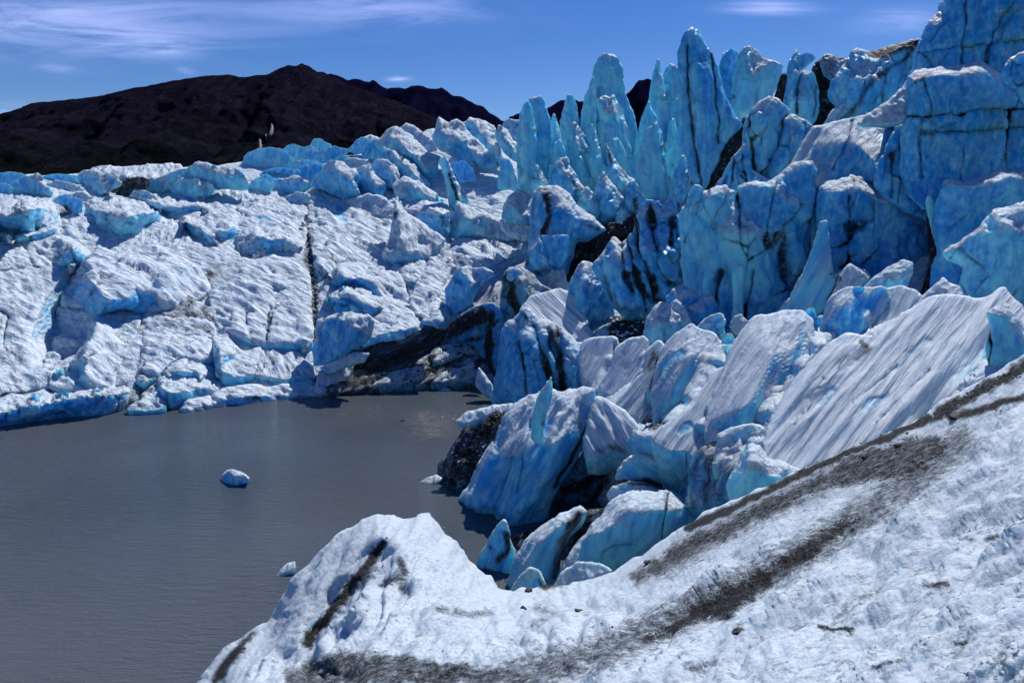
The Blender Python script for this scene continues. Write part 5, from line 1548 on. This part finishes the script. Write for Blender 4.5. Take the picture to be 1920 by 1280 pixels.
floe('413,904 416,890 424,881 434,879 448,882 460,888 468,896 464,903 452,908 436,911 420,909', 'blue and white ice floe drifting in open water', 30, -30, tint=.2, crust=.1, scal=.5, rough=.6, T=1.0, ridges=['426,882,.1 440,890,.45 446,906,.3'])
floe('513,1082 520,1076 528,1066 540,1055 553,1052 555,1062 552,1074 538,1078 522,1083', 'small white leaf shaped floe beside the near ice', 45, -10, crust=.5, scal=.4, rough=.5, T=.5)
floe('822,732 830,727 840,727 846,731 836,735', 'tiny white floe near the far shore under the debris bank', 45, 0, crust=.6, scal=.3, rough=.4, T=.4)

# ------------------------------------------------------------------ stones
ROCKM, _nt, _bs = new_mat('slate_stone')
_N = NT(_nt)
_g = _nt.nodes.new('ShaderNodeNewGeometry')
_n = _N.noise(_g.outputs['Position'], 6, 6, .65)
_nt.links.new(_N.mix(_N.ramp(_n, .3, .7), (0.012, 0.012, 0.013), (0.055, 0.052, 0.046)), _bs.inputs['Base Color'])
_bs.inputs['Roughness'].default_value = .75
_nt.links.new(_N.bump(_n, .05, .8), _bs.inputs['Normal'])


def stone_mesh(seed, sub=2):
    rs = np.random.RandomState(seed)
    import bmesh
    bm = bmesh.new()
    bmesh.ops.create_icosphere(bm, subdivisions=sub, radius=1.0)
    bm.verts.ensure_lookup_table()
    v = np.array([tuple(q.co) for q in bm.verts])
    for _ in range(9):                      # knock planes off a ball: angular broken stone
        n = rs.normal(size=3)
        n /= np.linalg.norm(n)
        d = rs.uniform(.42, .8)
        s = v @ n
        v = v - np.outer(np.maximum(s - d, 0), n)
    v = v * np.array([1.0, rs.uniform(.6, .9), rs.uniform(.35, .6)])
    v += .03 * rs.normal(size=v.shape)
    for q, c in zip(bm.verts, v):
        q.co = c
    me = bpy.data.meshes.new('stone')
    bm.to_mesh(me)
    bm.free()
    me.materials.append(ROCKM)
    STATS[0] += len(me.polygons)
    return me


STONES = [stone_mesh(s) for s in range(8)]
_dep = bpy.context.evaluated_depsgraph_get()
_fs_v = np.zeros(len(FS.data.vertices) * 3, np.float32)
FS.data.vertices.foreach_get('co', _fs_v)
_fs_v = _fs_v.reshape(-1, 3)
_fqx, _fqy = project(_fs_v[:int(len(_fs_v))].astype(float))


def on_near(px, py):
    i = np.argmin((_fqx - px) ** 2 + (_fqy - py) ** 2 + np.where(_fs_v[:, 1] > 0, 0, 1e9))
    return _fs_v[i]


def put_stone(px, py, wpx, label=None, group=None, seed=0, parent=None, pos=None, name='stone'):
    rs = random.Random(seed * 77 + int(px))
    c = pos if pos is not None else on_near(px, py)
    dist = float(c[1])
    s = .5 * wpx * dist / F
    o = link(name, STONES[seed % 8], parent=parent, label=label, cat='stone' if label else None, group=group)
    o.location = (float(c[0]), float(c[1]), float(c[2]) + s * .12)
    o.scale = (s, s, s)
    o.rotation_euler = (rs.uniform(-.25, .25), rs.uniform(-.25, .25), rs.uniform(0, 6.3))
    return o


put_stone(1792, 783, 40, 'largest dark slate stone on the dirty band of the near slope', seed=1)
put_stone(1682, 835, 22, 'flat slate stone on the grey dirt patch of the near slope', seed=2)
put_stone(1625, 860, 26, 'dark flat stone just above the glittering dirt band', seed=3)
put_stone(980, 1143, 18, 'small stone left of the greenish stone in the near hollow', seed=4)
put_stone(1084, 1148, 24, 'greenish dark stone alone in the near hollow', seed=5)
put_stone(1215, 1056, 22, 'reddish brown stone lodged on the near slope crest', seed=6)
put_stone(990, 1108, 26, 'mossy brown stone at the lip beside the promontory', seed=7)
put_stone(1385, 1182, 34, 'long thin dark stone below the glittering dirt band', seed=8)
put_stone(988, 1196, 20, 'half buried stone among the white hummocks', seed=9)
put_stone(754, 788, 14, 'dark stone poking out of the lake near the far shore', seed=3, pos=np.append(unproj(754, 789, float(waterY(754, 789)))[:2], .02))

rs = np.random.RandomState(5)
lines = [('1530,872 1600,842 1680,808 1735,780 1800,742 1860,712 1930,680', 46, 14, 3, 10), ('1290,990 1380,945 1460,905 1530,872', 34, 9, 3, 8), ('1600,880 1660,850 1720,830 1800,800 1900,750', 14, 20, 3, 10),
         ('980,1130 1010,1180 1040,1210 960,1200', 9, 30, 3, 8), ('700,1120 740,1080 690,1060 640,1120', 14, 22, 2, 7), ('900,1260 700,1240 600,1240', 10, 14, 3, 6), ('1500,1190 1560,1165 1640,1250 1750,1095', 5, 30, 3, 7)]
k = 0
for s, n, spread, a, b in lines:
    q = smooth_line(pts(s), False, 3)
    for i in range(n):
        c = q[rs.randint(len(q))]
        w = a + (b - a) * rs.rand() ** 2.2
        put_stone(c[0] + rs.normal() * spread * .5, c[1] + rs.normal() * spread * .35, w, seed=k, parent=FS)
        k += 1

# ------------------------------------------------------------------ loose rubble lying in the cracks and hollows
bpy.context.view_layer.update()
_dg = bpy.context.evaluated_depsgraph_get()


def cast(px, py):
    rx, rz = rays(px, py)
    d = Vector((float(rx), 1.0, float(rz))).normalized()
    ok, loc, nor, idx, ob, mx = scene.ray_cast(_dg, Vector((0, 0, CAM_Z)), d)
    if not ok:
        return None
    at = ob.data.attributes.get('dirt') if ob.type == 'MESH' else None
    dv = 0.0
    if at is not None and idx < len(ob.data.polygons):
        vi = list(ob.data.polygons[idx].vertices)
        dv = sum(at.data[i].value for i in vi) / len(vi)
    return (np.array(loc), np.array(nor), ob, dv)


_STV = []
for me in STONES:
    v = np.zeros(len(me.vertices) * 3, np.float32)
    me.vertices.foreach_get('co', v)
    t = np.zeros(len(me.polygons) * 3, np.int32)
    me.loops.foreach_get('vertex_index', t)
    _STV.append((v.reshape(-1, 3), t.reshape(-1, 3)))


def rubble(name, poly, n, a, b, mat, seed, parent=None, label=None, line=None, spread=0, dmin=.42):
    rs = np.random.RandomState(seed)
    Vs, Ts, off = [], [], 0
    if line is None:
        p = pts(poly)
        cand = []
        while len(cand) < n:
            q = rs.uniform(p[:, :2].min(0), p[:, :2].max(0))
            if inside(np.array([q[0]]), np.array([q[1]]), p)[0]:
                cand.append(q)
    else:
        q = smooth_line(pts(line), False, 3)
        cand = [q[rs.randint(len(q)), :2] + rs.normal(size=2) * spread for _ in range(n)]
    for c in cand:
        h = cast(c[0], c[1])
        if h is None or h[0][2] < .02 or h[0][1] > 200 or h[3] < dmin:
            continue
        w = a + (b - a) * rs.rand() ** 2.5
        s = .5 * w * h[0][1] / F
        v, t = _STV[rs.randint(8)]
        an = rs.uniform(0, 6.3)
        R = np.array([[math.cos(an), -math.sin(an), 0], [math.sin(an), math.cos(an), 0], [0, 0, 1]])
        tl = rs.normal() * .4
        R2 = np.array([[1, 0, 0], [0, math.cos(tl), -math.sin(tl)], [0, math.sin(tl), math.cos(tl)]])
        Vs.append((v * rs.uniform(.75, 1.25, 3)) @ (R @ R2).T * s + h[0] + h[1] * s * .15)
        Ts.append(t + off)
        off += len(v)
    if not Vs:
        return
    V = np.concatenate(Vs)
    me = mesh_from(name, V, np.concatenate(Ts), mat, smooth=False)
    if mat is ICE:
        set_float(me, 'crust', np.full(len(V), .75))
        set_float(me, 'dirt', np.full(len(V), .1))
        set_float(me, 'tint', np.full(len(V), .5))
        set_float(me, 'grain', np.full(len(V), .15))
        set_float(me, 'cups', np.full(len(V), .3))
        set_vec(me, 'flow', V / .3)
    link(name, me, parent=parent, label=label, kind='stuff')


rubble('rubble', None, 260, 3, 9, ROCKM, 1, G, line='578,372 574,400 573,425 580,470 584,520 590,560 588,600 590,650', spread=5)
rubble('ice_rubble', None, 120, 4, 11, ICE, 2, G, line='576,400 573,425 580,470 584,520 590,560 588,600 590,650', spread=5)
rubble('rubble', '1140,632 1150,600 1180,588 1215,600 1225,625 1200,648 1160,645', 240, 3, 10, ROCKM, 3, core)
rubble('ice_rubble', '1110,640 1130,600 1175,580 1225,600 1230,640 1190,655', 110, 4, 16, ICE, 4, core)
rubble('rubble', '1130,735 1140,720 1160,722 1172,738 1160,752 1140,752', 120, 2, 7, ROCKM, 5, core)
rubble('rubble', '1195,800 1205,775 1240,780 1250,798 1225,815', 140, 2, 7, ROCKM, 6, core)
rubble('rubble', '835,880 870,800 900,778 950,772 950,800 925,850 890,905 850,925', 420, 3, 10, ROCKM, 7, pr)
rubble('ice_rubble', '835,880 870,800 900,778 950,772 950,800 925,850 890,905 850,925', 40, 3, 9, ICE, 8, pr)
rubble('rubble', '610,728 650,700 700,700 780,690 830,650 880,645 900,690 860,715 740,722', 320, 2, 8, ROCKM, 9, G)
rubble('rubble', '205,345 240,338 275,340 265,352 225,362', 90, 2, 7, ROCKM, 10, G)
rubble('rubble', None, 160, 2, 7, ROCKM, 11, core, line='1330,780 1338,820 1338,860 1330,885', spread=5)
rubble('rubble', '1090,440 1130,428 1180,425 1190,440 1150,452 1110,455', 120, 2, 8, ROCKM, 12, core)
rubble('rubble', None, 110, 2, 7, ROCKM, 13, G, line='325,678 300,708 275,738 250,762 225,766', spread=6)
rubble('rubble', None, 110, 2, 6, ROCKM, 14, G, line='400,520 385,545 355,565 330,585 390,600 400,625', spread=9)
rubble('rubble', None, 120, 2, 7, ROCKM, 15, core, line='1520,660 1490,735 1460,785 1430,840', spread=5)
rubble('rubble', None, 90, 2, 7, ROCKM, 16, core, line='1720,560 1710,595 1690,618 1660,640', spread=4)
rubble('gravel', '1190,1085 1270,1010 1380,960 1480,912 1590,855 1690,820 1765,815 1780,850 1720,900 1640,905 1540,920 1440,975 1330,1030 1240,1080', 1500, 1.5, 6, ROCKM, 17, FS)
rubble('gravel', '1190,1200 1260,1165 1320,1120 1390,1080 1450,1050 1500,1015 1570,975 1630,960 1600,990 1560,1020 1530,1050 1470,1080 1420,1120 1370,1155 1300,1175 1230,1205', 1500, 1.5, 6, ROCKM, 18, FS)
rubble('gravel', '1735,785 1790,745 1850,715 1930,668 1930,700 1860,730 1800,762 1750,800', 420, 2, 8, ROCKM, 19, FS)
rubble('gravel', '560,1262 640,1215 760,1222 860,1240 960,1250 960,1279 640,1279', 420, 1.5, 5, ROCKM, 20, FS)
rubble('gravel', None, 260, 2, 6, ROCKM, 21, FS, line='718,1018 700,1045 670,1080 640,1120 605,1165 575,1205', spread=6)
rubble('gravel', '950,1150 1000,1110 1120,1120 1180,1180 1060,1240 960,1220', 110, 2, 8, ROCKM, 22, FS)
print('TRIS', STATS[0])
